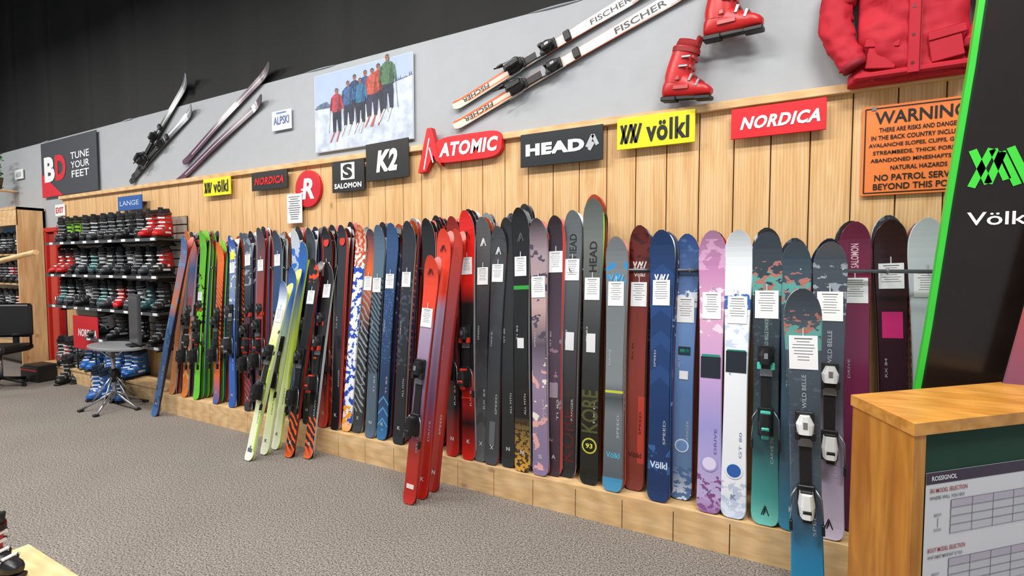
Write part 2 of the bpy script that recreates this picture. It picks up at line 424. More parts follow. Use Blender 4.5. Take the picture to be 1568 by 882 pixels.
def spot(items):
    def f(mb, L, fr, up):
        for kind, py, a, b, col in items:
            s = fr(py) * L; v = s / L; y = yc(v, up) - thick(v) - .0025
            if kind == 'disc': mb.disc((0, y - .002, s), a, b, mat(col, .4))
            if kind == 'ring':
                mb.disc((0, y, s), a, a, mat(col, .4)); mb.disc((0, y - .0008, s), a * .8, a * .8, mat(b, .4))
            if kind == 'rect': mb.box((0, y, s), (a, .0015, b), mat(col, .4))
            if kind == 'txt': mb.text(a, (0, y - .003, s), b[0], b[1], mat(col, .4), bold=.02)
            if kind == 'tri':
                mb.strokes([(.5, 1, .05, 0), (.5, 1, .95, 0), (.5, .72, .3, .0), (.5, .72, .5, .3)], (0, y - .0005, s), a, b, a * .13, mat(col, .4))
            if kind == 'vl':
                vlogo(py, a, col)(mb, L, fr, up)
    return f
LIME = [ski_mat([(0, '#5fc32a'), (.5, '#7ed636'), (1, '#58b62a')]), ski_mat([(0, '#78d030'), (.5, '#1f2a1c'), (1, '#86dc40')]), ski_mat([(0, '#3f9a24'), (1, '#8fe048')])]
# --- far left cluster
K(237, 637, 288, 362, .115, [(0, '#3a6aa6'), (.25, '#27476f'), (.55, '#2e5585'), (.62, '#b86a3a'), (1, '#3a6aa0')], [('noise', .05, .5, '#1c3454', 10, .55), ('noise', .6, 1, '#5a86b4', 12, .58)], zone='f', n=0, lean=.02)
K(262, 604, 292, 354, .11, [(0, '#d0803a'), (.5, '#8a5a48'), (1, '#c9682a')], n=2)
K(283, 608, 299, 364, .11, [(0, '#e08038'), (.45, '#b85a2c'), (.8, '#2f5590'), (1, '#de6f2a')], [('chev', .1, .45, '#f0a060', 12, .7)], n=4, pool=POOL[4:], bind=(490, 545, *BB), rb=1)
K(301, 612, 314, 354, .11, [(0, '#62c52c'), (.5, '#74d234'), (1, '#5cb92c')], [('noise', .3, .75, '#20301c', 16, .55)], n=3, pool=LIME, bind=(500, 545, *BB), tg=455, tagsz=(.07, .1), rb=1)
K(326, 620, 340, 372, .11, [(0, '#2a5ca0'), (.18, '#d8601f'), (.5, '#1c1c1f'), (.9, '#e2702a')], [('wave', .2, .9, '#e2662a', 12, .6)], n=5, pool=LIME + POOL[6:], bind=(495, 545, *BB), rb=1)
K(345, 627, 358, 362, .11, [(0, '#2356b0'), (.4, '#2a62bc'), (.7, '#7d8fa8'), (1, '#2356b0')], [('noise', .5, 1, '#d8dde4', 18, .58)], n=4, tg=412, tagsz=(.08, .12), rb=1, bind=(480, 530, *BG), extra=spot([('rect', 392, .07, .09, '#e8e23a')]))
K(371, 632, 381, 358, .11, [(0, '#2b2f3c'), (.3, '#6a2430'), (.6, '#262a36'), (1, '#58606e')], [('wave', .05, .4, '#a83240', 10, .7), ('noise', .7, 1, '#8a94a4', 16, .55)], n=5, bind=(510, 560, *BB), tg=400, tagsz=(.08, .12), rb=1)
K(393, 634, 402, 350, .11, [(0, '#30343e'), (.5, '#a03a34'), (1, '#404652')], [('chev', .1, .4, '#5a6478', 16, .7)], n=5, tg=408, tagsz=(.08, .12), bind=(505, 550, *BB), rb=1)
K(418, 640, 427, 354, .11, [(0, '#1d2330'), (.5, '#244a80'), (1, '#394350')], [('noise', .1, .6, '#4a78b8', 12, .58)], n=5, tg=400, tagsz=(.08, .12), rb=1)
K(443, 646, 455, 352, .11, [(0, '#20242e'), (.5, '#2d62a8'), (1, '#c8d0da')], [('noise', .6, .9, '#2a6ac0', 14, .5)], n=5)
K(468, 650, 478, 350, .11, [(0, '#191b21'), (.5, '#2a2e38'), (1, '#3a414e')], n=5, bind=(500, 550, *BB))
K(494, 655, 503, 350, .115, [(0, '#c03222'), (.3, '#1b1b1e'), (1, '#202226')], [('stripe', 0, 1, '#b82a20', 0, .12)], n=4, pool=POOLR, tg=414, tagsz=(.085, .13), side=SIDES[2], bind=(490, 545, *BR), rb=1, extra=spot([('disc', 372, .032, .04, '#c83020')]))
K(514, 658, 528, 346, .115, [(0, '#1b1b1e'), (.5, '#22242a'), (1, '#2b2e34')], [('stripe', 0, 1, '#b82a20', .88, 1)], n=5, pool=POOLR, side=SIDES[2], extra=spot([('disc', 370, .032, .04, '#c83020')]))
WY = [(0, '#f0f2e4'), (.35, '#e4efb4'), (.6, '#d9ea78'), (.85, '#e9eef0'), (1, '#2a5ea8')]
K(381, 705, 440, 432, .105, WY, [('noise', .4, .8, '#3a3f46', 14, .6), ('stripe', .05, .5, '#b8d63a', .8, 1)], zone='f', bind=(545, 600, *BB), tg=485, tagsz=(.085, .13), side=mat('#dfe8c8', .4), base=BASES[3], deco='#4a5058', extra=spot([('rect', 690, .05, .03, '#5a6a7a')]))
K(405, 696, 453, 410, .105, [(0, '#e8ecd8'), (.4, '#cfe650'), (.8, '#2f66b4'), (1, '#244a86')], zone='f', side=mat('#dfe8c8', .4), base=BASES[3], bind=(530, 585, *BB), deco='#4a5058')
K(422, 688, 470, 372, .105, [(0, '#e6ead4'), (.5, '#c6de4a'), (.8, '#2a5ea8'), (1, '#2a5ea8')], zone='f', side=mat('#cfe34a', .4), base=BASES[3], deco='#4a5058')
K(443, 700, 486, 398, .115, [(0, '#e8602a'), (.05, '#17171a'), (.6, '#232428'), (1, '#1d1e22')], [('wave', .02, .22, '#e85a26', 9, .62), ('noise', .88, .97, '#d84a24', 14, .5)], zone='f', bind=(550, 610, *BB), tg=458, tagsz=(.085, .13), side=SIDES[2])
K(472, 702, 507, 403, .115, [(0, '#e8602a'), (.06, '#17171a'), (1, '#1d1e22')], [('wave', .02, .2, '#e85a26', 9, .62)], zone='f', bind=(530, 590, *BR), tg=448, tagsz=(.085, .13), side=mat('#cfd2d4', .35))
# --- middle
K(531, 660, 556, 346, .12, [(0, '#f0a028'), (.1, '#eef0f4'), (.6, '#e8ecf2'), (.85, '#d8d4d0'), (1, '#c87a54')], [('noise', .04, .8, '#1d48b4', 18, .52), ('noise', .03, .12, '#f0a028', 20, .5), ('noise', .8, 1, '#c04a24', 30, .5)], n=0, deco=None)
K(547, 662, 572, 352, .12, [(0, '#33373c'), (.5, '#22252a'), (.8, '#d8622e'), (1, '#2c3b4c')], [('wave', .1, .7, '#8a9298', 10, .75)], tg=435, tagsz=(.085, .13))
K(567, 670, 584, 346, .12, [(0, '#4d6072'), (.3, '#4a5d6e'), (.6, '#5a707e'), (1, '#4a6078')], [('wave', .3, .75, '#1d2228', 14, .6)], tg=438, tagsz=(.085, .13), n=2)
K(585, 673, 604, 343, .12, [(0, '#2c6a9e'), (.2, '#1f3556'), (.6, '#28426c'), (1, '#30507c')], [('vor', .35, .75, '#4f77b0', 70, .28), ('chev', .04, .2, '#4a90c8', 20, .8)], tg=432, tagsz=(.085, .13), n=3)
K(606, 682, 629, 340, .125, [(0, '#1b1d22'), (.5, '#23262e'), (1, '#2b3038')], [('noise', .35, .75, '#3f4654', 22, .55)], tg=430, tagsz=(.085, .13), n=4)
K(652, 694, 657, 336, .12, [(0, '#7c1c1a'), (.4, '#1c1c1f'), (1, '#1b1b1e')], n=5, pool=POOLR)
K(692, 699, 696, 333, .12, [(0, '#a8201a'), (.2, '#1c1c1f'), (.6, '#6a1c1a'), (1, '#8c2019')], n=4, pool=POOLR, bind=(500, 570, *BR))
RD = [(0, '#b31e18'), (.2, '#a82a20'), (.36, '#7a5070'), (.7, '#a090ac'), (.76, '#e2452c'), (1, '#d8402c')]
K(662, 752, 703, 352, .11, [(0, '#8e1a16'), (.25, '#9e2a22'), (.6, '#8a3a44'), (1, '#c23a26')], zone='f', n=0, side=SIDES[2], lean=.1)
K(645, 763, 684, 352, .115, RD, zone='f', side=SIDES[2], base=BASES[1], lean=.05, extra=spot([('tri', 380, .05, .06, '#3a0f0c')]))
K(627, 771, 665, 392, .115, RD, zone='f', bind=(565, 650, *BB), tg=487, side=SIDES[2], base=BASES[1], lean=-.0, tagsz=(.09, .14), extra=spot([('tri', 415, .05, .06, '#3a0f0c'), ('rect', 745, .06, .03, '#e8d8d4')]))
K(718, 704, 716, 324, .125, [(0, '#c8241c'), (.14, '#1c1a1b'), (.3, '#c8241c'), (.36, '#1a1a1c'), (.62, '#1c1c1e'), (.7, '#d6261e'), (1, '#d6201c')], n=4, pool=POOLR, tg=410, bind=(515, 580, *BR), tagsz=(.09, .14), extra=spot([('tri', 360, .055, .07, '#4a1210'), ('rect', 612, .1, .01, '#e2402a')]))
K(737, 706, 742, 334, .125, [(0, '#55585c'), (.5, '#2c2e31'), (1, '#5a5f62')], [('chev', .1, .45, '#3c3f42', 10, .6)], n=3, tg=425, tagsz=(.09, .14), extra=spot([('tri', 372, .05, .06, '#d8dadc')]))
K(752, 712, 766, 348, .125, [(0, '#3d4043'), (.5, '#2f3236'), (1, '#44484c')], [('chev', .5, .95, '#383b3f', 12, .6)], n=2, tg=420, tagsz=(.09, .14), extra=spot([('tri', 385, .045, .055, '#d8dadc'), ('rect', 665, .045, .16, '#5f6468'), ('tri', 680, .03, .035, '#e8eaec')]))
K(779, 715, 779, 335, .12, [(0, '#1e2022'), (1, '#2a2d30')], n=3)
K(798, 724, 798, 320, .13, [(0, '#c99434'), (.16, '#6a5a34'), (.2, '#151616'), (.7, '#151616'), (1, '#17181a')], [('noise', 0, .19, '#3a2a14', 38, .52), ('solid', .685, .7, '#2f9a3a', 1, 1)], n=2, tg=411, tagsz=(.09, .15), extra=spot([('rect', 530, .05, .07, '#d8dadc'), ('tri', 365, .05, .06, '#505458')]))
K(826, 730, 825, 336, .13, [(0, '#7e6f92'), (.35, '#8d7b95'), (.5, '#564a58'), (.65, '#b89a98'), (.85, '#9b8a92'), (1, '#35313a')], [('noise', .02, .4, '#d8a0a0', 13, .58), ('noise', .1, .45, '#e6dcd4', 11, .63), ('noise', .5, .9, '#4a4254', 14, .56)], n=2, tg=443, tagsz=(.1, .16))
K(848, 728, 853, 332, .13, [(0, '#3c2630'), (.5, '#4a3a4a'), (1, '#2a2228')], [('stripe', 0, 1, '#c03a34', .86, 1), ('noise', .1, .6, '#8a6a7a', 9, .6)], n=3, tg=403, tagsz=(.1, .16), extra=spot([('rect', 600, .06, .1, '#8a7a8a')]))
K(868, 730, 880, 324, .13, [(0, '#241c20'), (.3, '#2b2629'), (.5, '#3a3a3f'), (.85, '#5d6468'), (1, '#646c70')], n=2, tg=415, tagsz=(.1, .16), texts=[('KORE', 668, .34, .095, '#4e1c20', True), ('HEAD', 378, .16, .05, '#22262a', True)], extra=spot([('rect', 525, .06, .12, '#d6d8dc'), ('rect', 517, .04, .035, '#2a3a8a')]))
K(902, 741, 911, 306, .14, [(0, '#14150f'), (.3, '#1e1f1c'), (.55, '#383b3a'), (.85, '#666c6a'), (1, '#5a605e')], [('stripe', 0, .95, '#8fd02e', .95, 1)], n=2, tg=445, tagsz=(.1, .16), texts=[('KORE', 632, .27, .11, '#4c4e24', True), ('HEAD', 395, .2, .05, '#1d2021', True)], extra=spot([('ring', 684, .05, '#14150f', '#b8b83c'), ('txt', 684, '93', (.045, .03), '#d8d84c'), ('rect', 528, .06, .12, '#d6d8dc'), ('rect', 520, .04, .035, '#2a3a8a')]))
K(935, 756, 946, 364, .14, [(0, '#4a5258'), (.12, '#59636a'), (.3, '#6a7378'), (.36, '#3f464c'), (.42, '#7a8084'), (.7, '#6d7478'), (1, '#747c80')], [('noise', .76, .9, '#2a8ac8', 22, .56), ('solid', .0, .05, '#3f88b0', 1, 1), ('solid', .38, .39, '#b8c43a', 1, 1)], n=1, tg=453, texts=[('Völkl', 702, .085, .035, '#5ab2d8', False)], extra=vlogo(432, .09, '#4aa8dc'))
K(971, 750, 982, 347, .135, [(0, '#7a2e22'), (.4, '#8a3226'), (.8, '#6a241c'), (1, '#5a1e1a')], [('stripe', .1, .35, '#b83a2a', .6, 1), ('noise', .85, .97, '#3e1512', 26, .55)], n=1, tg=453, texts=[('Völkl', 698, .08, .03, '#3a1410', False), ('Völkl', 423, .07, .022, '#e8d8d4', False)], extra=vlogo(410, .08, '#e8e0dc'), deco='#3a1410')
K(1003, 777, 1015, 354, .145, [(0, '#0f2c5a'), (.5, '#123668'), (1, '#183460')], [('noise', .1, .2, '#2a5a94', 15, .5), ('chev', .4, .9, '#1d4076', 8, .6)], n=2, tg=453, texts=[('Völkl', 722, .1, .04, '#d8e2f0', False)], extra=vlogo(432, .08, '#e8eef6'), side=mat('#26508e', .4))
K(1042, 764, 1054, 360, .14, [(0, '#c8d4e4'), (.12, '#5f7ca6'), (.4, '#5377ab'), (.65, '#6a8cc0'), (1, '#2c4a84')], [('mtn', .72, .86, '#e4eaf4', 30, -.1), ('noise', .86, .98, '#4c6ea6', 20, .55), ('noise', 0, .12, '#4a6a98', 26, .5)], n=1, tg=477, extra=spot([('rect', 577, .05, .05, '#e6eaf0'), ('ring', 684, .04, '#6a8cc0', '#c8d8ec'), ('rect', 540, .07, .05, '#1c2c40'), ('rect', 540, .05, .02, '#39b8a8')]))
K(1085, 785, 1092, 355, .145, [(0, '#8a5a94'), (.06, '#b9a8d4'), (.3, '#9a96d2'), (.5, '#c49ed0'), (.7, '#d8a4c4'), (.88, '#b87cac'), (1, '#a87c9c')], [('noise', 0, .13, '#7a4a84', 30, .55), ('noise', .62, .8, '#e8d4e4', 20, .56), ('noise', .86, .97, '#cfa0c4', 16, .5)], n=1, tg=471, extra=spot([('rect', 566, .105, .12, '#1c2430'), ('rect', 551, .095, .035, '#1f8a78'), ('ring', 712, .045, '#d8d0ec', '#a49cd4')]), deco='#6a5a9a')
K(1120, 805, 1132, 354, .145, [(0, '#c8d2e4'), (.1, '#e6eaf2'), (.7, '#e9edf3'), (.9, '#dfe4ea'), (1, '#c2c8d0')], [('mtn', .72, .86, '#3a6ab4', 34, -.15), ('noise', 0, .12, '#b8c4dc', 26, .5), ('noise', .56, .7, '#c8d4ec', 20, .55)], n=1, tg=481, extra=spot([('rect', 563, .105, .12, '#1c2430'), ('rect', 549, .095, .035, '#1f8a78'), ('ring', 733, .045, '#2a5aa8', '#dfe6f2')]), side=mat('#c8ced6', .4), deco='#7a8aa4')
MT = lambda a, b: [('mtn', a, b, '#5a9a94', 28, .1), ('noise', a, b, '#a86e62', 26, .56)]
K(1171, 806, 1175, 357, .15, [(0, '#6cc0b4'), (.1, '#3a9290'), (.25, '#2c5a62'), (.45, '#28343c'), (.85, '#333c46'), (1, '#3a4450')], [('noise', .3, .8, '#3f4c56', 40, .6)] + MT(.78, .9), n=2, tg=470, bind=(552, 650, *BT), tagsz=(.115, .17), texts=[('WILD BELLE DANCER', 515, .18, .018, '#8aa0a0', True)], extra=spot([('tri', 785, .04, .05, '#0e2426')]))
K(1212, 822, 1219, 372, .145, [(0, '#2a86a8'), (.2, '#3a5a70'), (1, '#3a4854')], MT(.78, .9), n=3, rearmat=True)
K(1270, 834, 1271, 372, .15, [(0, '#c8bcd4'), (.2, '#a79cb8'), (.42, '#4a4e5c'), (.8, '#3c444f'), (1, '#48505c')], [('noise', .72, .93, '#8f98a2', 24, .56)], n=3, tg=474, bind=(583, 690, *BW), tagsz=(.115, .17), texts=[('WILD BELLE', 540, .18, .02, '#9aa2ac', True)], extra=spot([('tri', 812, .04, .05, '#26222c')]))
K(1237, 915, 1228, 442, .155, [(0, '#2a9ac8'), (.12, '#2a86b8'), (.3, '#44586a'), (.6, '#39434e'), (.85, '#46525e'), (1, '#3e4a56')], MT(.8, .93) + [('noise', .3, .75, '#4c5864', 34, .6)], zone='f', tg=540, bind=(650, 765, *BW), tagsz=(.12, .18), lean=-.09, texts=[('WILD BELLE', 600, .16, .018, '#9aa2ac', True)])
K(1311, 815, 1308, 342, .145, [(0, '#4e2a4c'), (.4, '#7c2a58'), (.8, '#74163e'), (1, '#5c1534')], n=1, tg=448, texts=[('SALOMON', 394, .13, .035, '#d8b0c0', True)], tagsz=(.115, .15))
K(1372, 808, 1362, 338, .15, [(0, '#30182c'), (.5, '#3c1630'), (1, '#34131f')], n=3, tg=423, tagsz=(.11, .15), extra=spot([('rect', 498, .09, .14, '#d82a7c')]))
K(1425, 828, 1417, 336, .15, [(0, '#a8b2bc'), (1, '#c4ccd2')], n=3, tg=437, tagsz=(.11, .15))

# rack rail with dividing pegs
mb = MB(); zr = 1.565
mb.box((-2.2, -.034, zr), (7.2, .01, .04), STEEL)
mb.tube([(-5.8, -.25, zr), (1.4, -.25, zr)], .010, mat('#6a6e74', .3, .6), 8)
x = -5.78
while x < 1.4:
    mb.tube([(x, -.03, zr), (x, -.30, zr - .01), (x, -.315, zr + .012)], .0045, SIL, 6); x += .19
mb.build('ski_rack_rail')

# ------------------------------------------------------------------ vintage skis on the upper wall
def wall_ski(p0, p1, w, stops, pats=(), binds=None, texts=(), y=-.012, name='vintage_ski', bc=BB, up=.06, side=None):
    B = on_y(*p0, y); T = on_y(*p1, y)
    mb = MB(); mb.M, L = frame(B, T)
    ski_body(mb, L, w, ski_mat(stops, pats), side or BLK, BASE, up, rt=.2)
    if binds:
        binding(mb, binds[0] * L, binds[1] * L, *bc)
        mb.box((0, -.03, (binds[0] + .09) * L), (.07, .03, .05), BLK, bev=.005); mb.tube([(-.045, -.03, (binds[1] - .03) * L), (-.07, -.05, (binds[1] - .1) * L)], .006, BLK, 6)
    for t, v, tw, th, col, flip in texts:
        sgn = -1 if flip else 1
        mb.text(t, (0, 0, v * L), tw, th, mat(col, .4), xa=(0, 0, sgn), ya=(-sgn, 0, 0), bold=.02, yf=lambda z: yc(z / L, up) - thick(z / L) - .0018)
    for s in (.35, .6): mb.box((0, .004, s * L), (.03, .012, .03), STEEL)
    return mb.build(name)
FI = [(0, '#e0cfc0'), (.06, '#e2d6c8'), (.3, '#d8ccc0'), (.55, '#e4e0da'), (1, '#e8e6e2')]
FP = [('stripe', 0, .42, '#d8683a', .12, .3), ('stripe', .08, .42, '#e07a44', .66, .8), ('stripe', .5, .98, '#c9602f', .05, .14), ('stripe', .5, .98, '#c9602f', .86, .95)]
wall_ski((696, 164), (1010, -28), .092, FI, FP, (.52, .36), [('FISCHER', .13, .26, .036, '#22201f', True), ('FISCHER', .8, .3, .04, '#22201f', False)])
wall_ski((697, 194), (1085, -34), .092, FI, FP, (.46, .31), [('FISCHER', .12, .28, .036, '#22201f', True), ('FISCHER', .78, .36, .045, '#22201f', False)])
wall_ski((202, 280), (293, 115), .1, [(0, '#2a2c2f'), (.6, '#3a3d41'), (1, '#7a7f84')], [('stripe', .45, 1, '#b8bcc0', .4, .6)], (.45, .25))
wall_ski((205, 272), (301, 163), .1, [(0, '#2a2c2f'), (.6, '#5a5e63'), (1, '#9a9fa4')], [('stripe', .4, 1, '#d0d4d8', .2, .5)], (.5, .25))
wall_ski((283, 250), (421, 98), .09, [(0, '#5c3a50'), (.6, '#4c3346'), (1, '#6a6068')], [('stripe', .1, .9, '#c8b8c4', .42, .56)])
wall_ski((273, 279), (409, 148), .09, [(0, '#5c3a50'), (.6, '#4c3346'), (1, '#6a6068')], [('stripe', .1, .9, '#c8b8c4', .42, .56)])

# ------------------------------------------------------------------ ski boots
def se_ring(cx, cy, cz, a, b, n, plane, p=2.6, f=None):
    out = []
    for i in range(n):
        t = 2 * math.pi * i / n; c, s_ = math.cos(t), math.sin(t)
        u = a * (abs(c) ** (2 / p)) * (1 if c >= 0 else -1); v = b * (abs(s_) ** (2 / p)) * (1 if s_ >= 0 else -1)
        if plane == 'yz': q = Vector((cx, cy + u, cz + v))
        else: q = Vector((cx + u, cy + v, cz + (f(t) if f else 0)))
        out.append(q)
    return out
def boot(mb, shell, cuff, acc, liner, strap=None):
    R = [se_ring(x, 0, (z0 + z1) / 2, wy, (z1 - z0) / 2, 16, 'yz') for x, wy, z0, z1 in
         ((-.135, .022, .04, .09), (-.13, .036, .03, .12), (-.105, .046, .022, .165), (-.06, .05, .02, .19), (-.01, .049, .02, .19), (.03, .048, .02, .16), (.07, .05, .02, .13), (.11, .052, .021, .11), (.145, .048, .022, .096), (.17, .036, .026, .082), (.185, .02, .032, .066))]
    mb.loft(R, shell)
    tl = lambda k: (lambda t: -k * math.cos(t))
    C = [se_ring(cx, 0, z, rx, ry, 18, 'xy', 2.3, tl(k)) for z, cx, rx, ry, k in
         ((.105, -.052, .082, .053, .015), (.16, -.052, .086, .057, .0), (.22, -.045, .084, .057, .0), (.28, -.032, .082, .058, .01), (.325, -.02, .084, .06, .018))]
    mb.loft(C, cuff, caps=False)
    Lr = [se_ring(-.02 + (z - .32) * .2, 0, z, rx, ry, 18, 'xy', 2.2, tl(.016)) for z, rx, ry in ((.3, .074, .05), (.345, .076, .052), (.368, .07, .047), (.36, .056, .036), (.3, .05, .03))]
    mb.loft(Lr, liner)
    mb.box((.05, 0, .35), (.02, .06, .07), liner, R=Matrix.Rotation(.2, 3, 'Y'), bev=.006)
    S_ = [se_ring(-.024, 0, z, .088, .0635, 18, 'xy', 2.3, tl(.016)) for z in (.292, .32)]
    mb.loft(S_, strap or BLK, caps=False)
    mb.box((.14, 0, .012), (.1, .07, .024), BLK, bev=.004); mb.box((-.085, 0, .014), (.1, .07, .028), BLK, bev=.004); mb.box((.03, 0, .02), (.14, .05, .02), BLK)
    for z, xx in ((.2, .034), (.255, .044)):
        mb.box((xx, 0, z), (.014, .085, .02), acc, bev=.003)
        for sy in (-1, 1): mb.box((xx - .035, sy * .06, z), (.06, .01, .016), SIL, bev=.003)
    for xx, z in ((.055, .152), (.105, .118)):
        mb.box((xx, 0, z), (.02, .075, .014), acc, R=Matrix.Rotation(.5, 3, 'Y'), bev=.003)
        for sy in (-1, 1): mb.box((xx - .002, sy * .05, z - .022), (.018, .01, .045), SIL, R=Matrix.Rotation(.3, 3, 'Y'), bev=.003)
    for sy in (-1, 1):
        mb.box((-.03, sy * .055, .13), (.03, .012, .03), acc, bev=.005)
        mb.box((.0, sy * .0525, .075), (.1, .006, .025), acc, bev=.002)
C = lambda h, r=.35: mat(h, r)
def boot_mesh(*cs):
    mb = MB(); boot(mb, *cs); return mb.build('ski_boot', data_only=True)
BOOTS = {k: boot_mesh(*v) for k, v in dict(
    blk=(C('#1a1b1e'), C('#202226'), C('#8a8d92'), C('#2a2b2f', .9)), gry=(C('#3c4046'), C('#24262a'), C('#c8ccd0'), C('#1e1f22', .9)),
    red=(C('#c2181c'), C('#cc1e1e'), C('#e8e8e8'), C('#202124', .9)), rb=(C('#1b1c1f'), C('#b01a1e'), C('#d8d8da'), C('#202124', .9)),
    wht=(C('#1e1f22'), C('#d8dade'), C('#2a2c30'), C('#32343a', .9)), blu=(C('#1f62b4'), C('#2a74c8'), C('#e0e6ee'), C('#1d2a3c', .9)),
    lim=(C('#1b1c1f'), C('#8ccf30'), C('#1e1f22'), C('#202124', .9)), tea=(C('#2a4a52'), C('#26343c'), C('#9ad0cc'), C('#202124', .9))).items()}
def put_boot(kind, loc, yaw, s=1.0, rx=0, ry=0):
    o = bpy.data.objects.new('ski_boot', BOOTS[kind]); o.location = loc; o.rotation_euler = (math.radians(rx), math.radians(ry), math.radians(yaw)); o.scale = (s, s, s)
    sc.collection.objects.link(o); return o
BOOTS['vin'] = boot_mesh(C('#bc1a1c'), C('#c21e20'), C('#b8484a'), C('#8e1418', .8), C('#8e1418', .6))
p = on_y(1044, 155, -.1); put_boot('vin', p, -14, .98, ry=9)
p = on_y(1114, 58, -.1); put_boot('vin', p, -10, 1.04, ry=3)
mb = MB()
for q in ((1040, 110), (1112, 20)):
    p = on_y(*q, -.02); mb.tube([p + Vector((0, .02, 0)), p + Vector((0, -.03, 0))], .006, STEEL)
mb.build('wall_hooks')

# boot display: slat wall + shelves + boots
mb = MB(); X0, X1 = -8.95, -6.12; slat = mat('#a39a8c', .6)
for i in range(15): mb.box(((X0 + X1) / 2, -.045, .72 + i * .1), (X1 - X0, .03, .085), slat)
mb.box(((X0 + X1) / 2, -.033, 1.42), (X1 - X0, .01, 1.5), DK)
SH = [1.9, 1.47, 1.05, .66]
for r, z in enumerate(SH):
    xa = X0 if r < 3 else X0 + 1.05
    mb.box(((xa + X1) / 2, -.21, z - .014), (X1 - xa, .32, .02), mat('#2a2b2f', .4)); mb.box(((xa + X1) / 2, -.372, z - .018), (X1 - xa, .006, .035), mat('#4a4d52', .4))
    for i in range(9):
        if X0 + .2 + i * .32 > xa: mb.box((X0 + .2 + i * .32, -.377, z - .016), (.09, .004, .03), WHT)
    for x in (xa + .2, (xa + X1) / 2, X1 - .2): mb.box((x, -.18, z - .05), (.012, .26, .06), BLK, taper=.6)
mb.build('slatwall_boot_shelves')
seq = ['blk', 'blk', 'gry', 'blk', 'blk', 'tea', 'blk', 'blk', 'wht', 'blk', 'gry', 'rb', 'gry', 'blk']
for r, z in enumerate(SH):
    x = X0 + .12 + (1.05 if r == 3 else 0); i = 0
    while x < X1 - .08:
        k = random.choice(seq)
        if r == 0 and i in (1, 2): k = 'lim'
        if r == 0 and i >= 10: k = 'red'
        if r == 1 and i in (0, 1): k = 'red'
        if r == 1 and i in (2, 5, 8): k = 'wht'
        if r == 2 and i in (7,): k = 'red'
        if r == 3 and i % 2: x += .23; i += 1; continue
        put_boot(k, (x, -.215, z), random.choice((-60, -75, -50, -90, -40)), .92); x += .205 + .05 * random.random(); i += 1
for kx, ky, k, yw in ((80, 560, 'gry', -30), (92, 562, 'red', -60), (104, 566, 'wht', -50), (118, 560, 'blk', -80)):
    p = on_z(kx, ky - 4, PL_Z); put_boot(k, (p.x, -.19, PL_Z), yw)
for kx, yw in ((138, -50), (152, -70), (167, -20), (183, -65), (198, -45), (210, -70)):
    p = on_y(kx, 560, -.2); put_boot('blu', (p.x, -.19, PL_Z), yw)
for kx, yw in ((150, -40), (176, -10), (162, -100)):
    p = on_y(kx, 590, -.52); put_boot('blu', (p.x, -.52, 0), yw)
p = on_z(105, 586, 0); put_boot('blk', p, -60); p = on_z(122, 584, 0); put_boot('wht', p, -40)

# ------------------------------------------------------------------ signs
def sign(name, tl, br, board, y=-.082, rot=0, th=.012):
    a = on_y(*tl, y); b = on_y(*br, y); w = b.x - a.x; h = a.z - b.z
    mb = MB(); mb.M = Matrix.Translation(((a.x + b.x) / 2, y, (a.z + b.z) / 2)) @ Matrix.Rotation(rot, 4, 'Y')
    if board:
        mb.box((0, th / 2, 0), (w, th, h), board, bev=.002)
        if y < -.06:
            for sx in (-.35, .35): mb.box((sx * w, (-y - .02) / 2 + .005, -.0), (.03, -y - .028, .03), BLK)   # stand-offs to the wall
    return mb, w, h
E = -.003
yel = mat('#e8e01c', .4)
def volkl(tl, br):
    mb, w, h = sign('', tl, br, yel)
    mb.strokes([(0, 1, .25, 0), (.25, 0, .5, 1), (.5, 1, .75, 0), (.75, 0, 1, 1), (0, 0, .25, 1), (.5, 0, .75, 1)], (-w * .31, E, -h * .02), w * .26, h * .6, h * .09, BLK)
    mb.text('völkl', (w * .16, E, 0), w * .54, h * .68, BLK, bold=.035); mb.build('brand_sign_yellow')
volkl((311, 275), (353, 297)); volkl((945, 183), (1064, 217))
mb, w, h = sign('', (385, 266), (440, 287), BLK); mb.text('NORDICA', (0, E, 0), w * .82, h * .42, RED, bold=.04, shear=.25); mb.build('brand_sign_black')
mb, w, h = sign('', (1120, 168), (1265, 198), mat('#d81e28', .4)); mb.text('NORDICA', (w * .02, E, -h * .02), w * .84, h * .42, WHT, bold=.04, shear=.3)
mb.build('brand_sign_red')
a = on_y(471, 289, -.06); r = .178
mb = MB(); mb.M = Matrix.Translation(a)
mb.loft([[Vector((math.cos(t * math.pi / 24) * r * k, yy, math.sin(t * math.pi / 24) * r * k)) for t in range(48)] for yy, k in ((.03, 1), (.002, 1), (0, .985))], mat('#c81424', .4), smooth=False)
mb.text('R', (.01, E, .0), .17, .2, WHT, bold=.035, shear=.15); mb.box((-.06, E, -.005), (.06, .001, .018), WHT); mb.box((-.07, E, -.04), (.05, .001, .018), WHT); mb.build('round_brand_sign')
mb, w, h = sign('', (439, 298), (463, 341), WHT, y=-.07, th=.002)
mb.box((-.02, .022, -.08), (.02, .04, .02), WHT)
for i in range(11): mb.box((0, E, h * (.4 - i * .075)), (w * random.uniform(.5, .8), .001, h * .018), INK)
mb.build('paper_notice')
mb, w, h = sign('', (508, 249), (558, 291), BLK)
mb.box((0, -.001, h * .16), (w * .42, .003, h * .54), WHT); mb.text('S', (0, -.004, h * .16), w * .3, h * .46, BLK, bold=.05)
mb.text('SALOMON', (0, E, -h * .3), w * .84, h * .17, WHT, bold=.04); mb.build('brand_sign_black')
mb, w, h = sign('', (560, 221), (626, 271), BLK, rot=-.02)
mb.text('K2', (0, E, 0), w * .5, h * .58, WHT, bold=.05, shear=.2); mb.build('brand_sign_black')
mb, w, h = sign('', (640, 206), (767, 250), None)
rd = mat('#d01c24', .4)
n = []
hw, hh = w * .4, h * .33
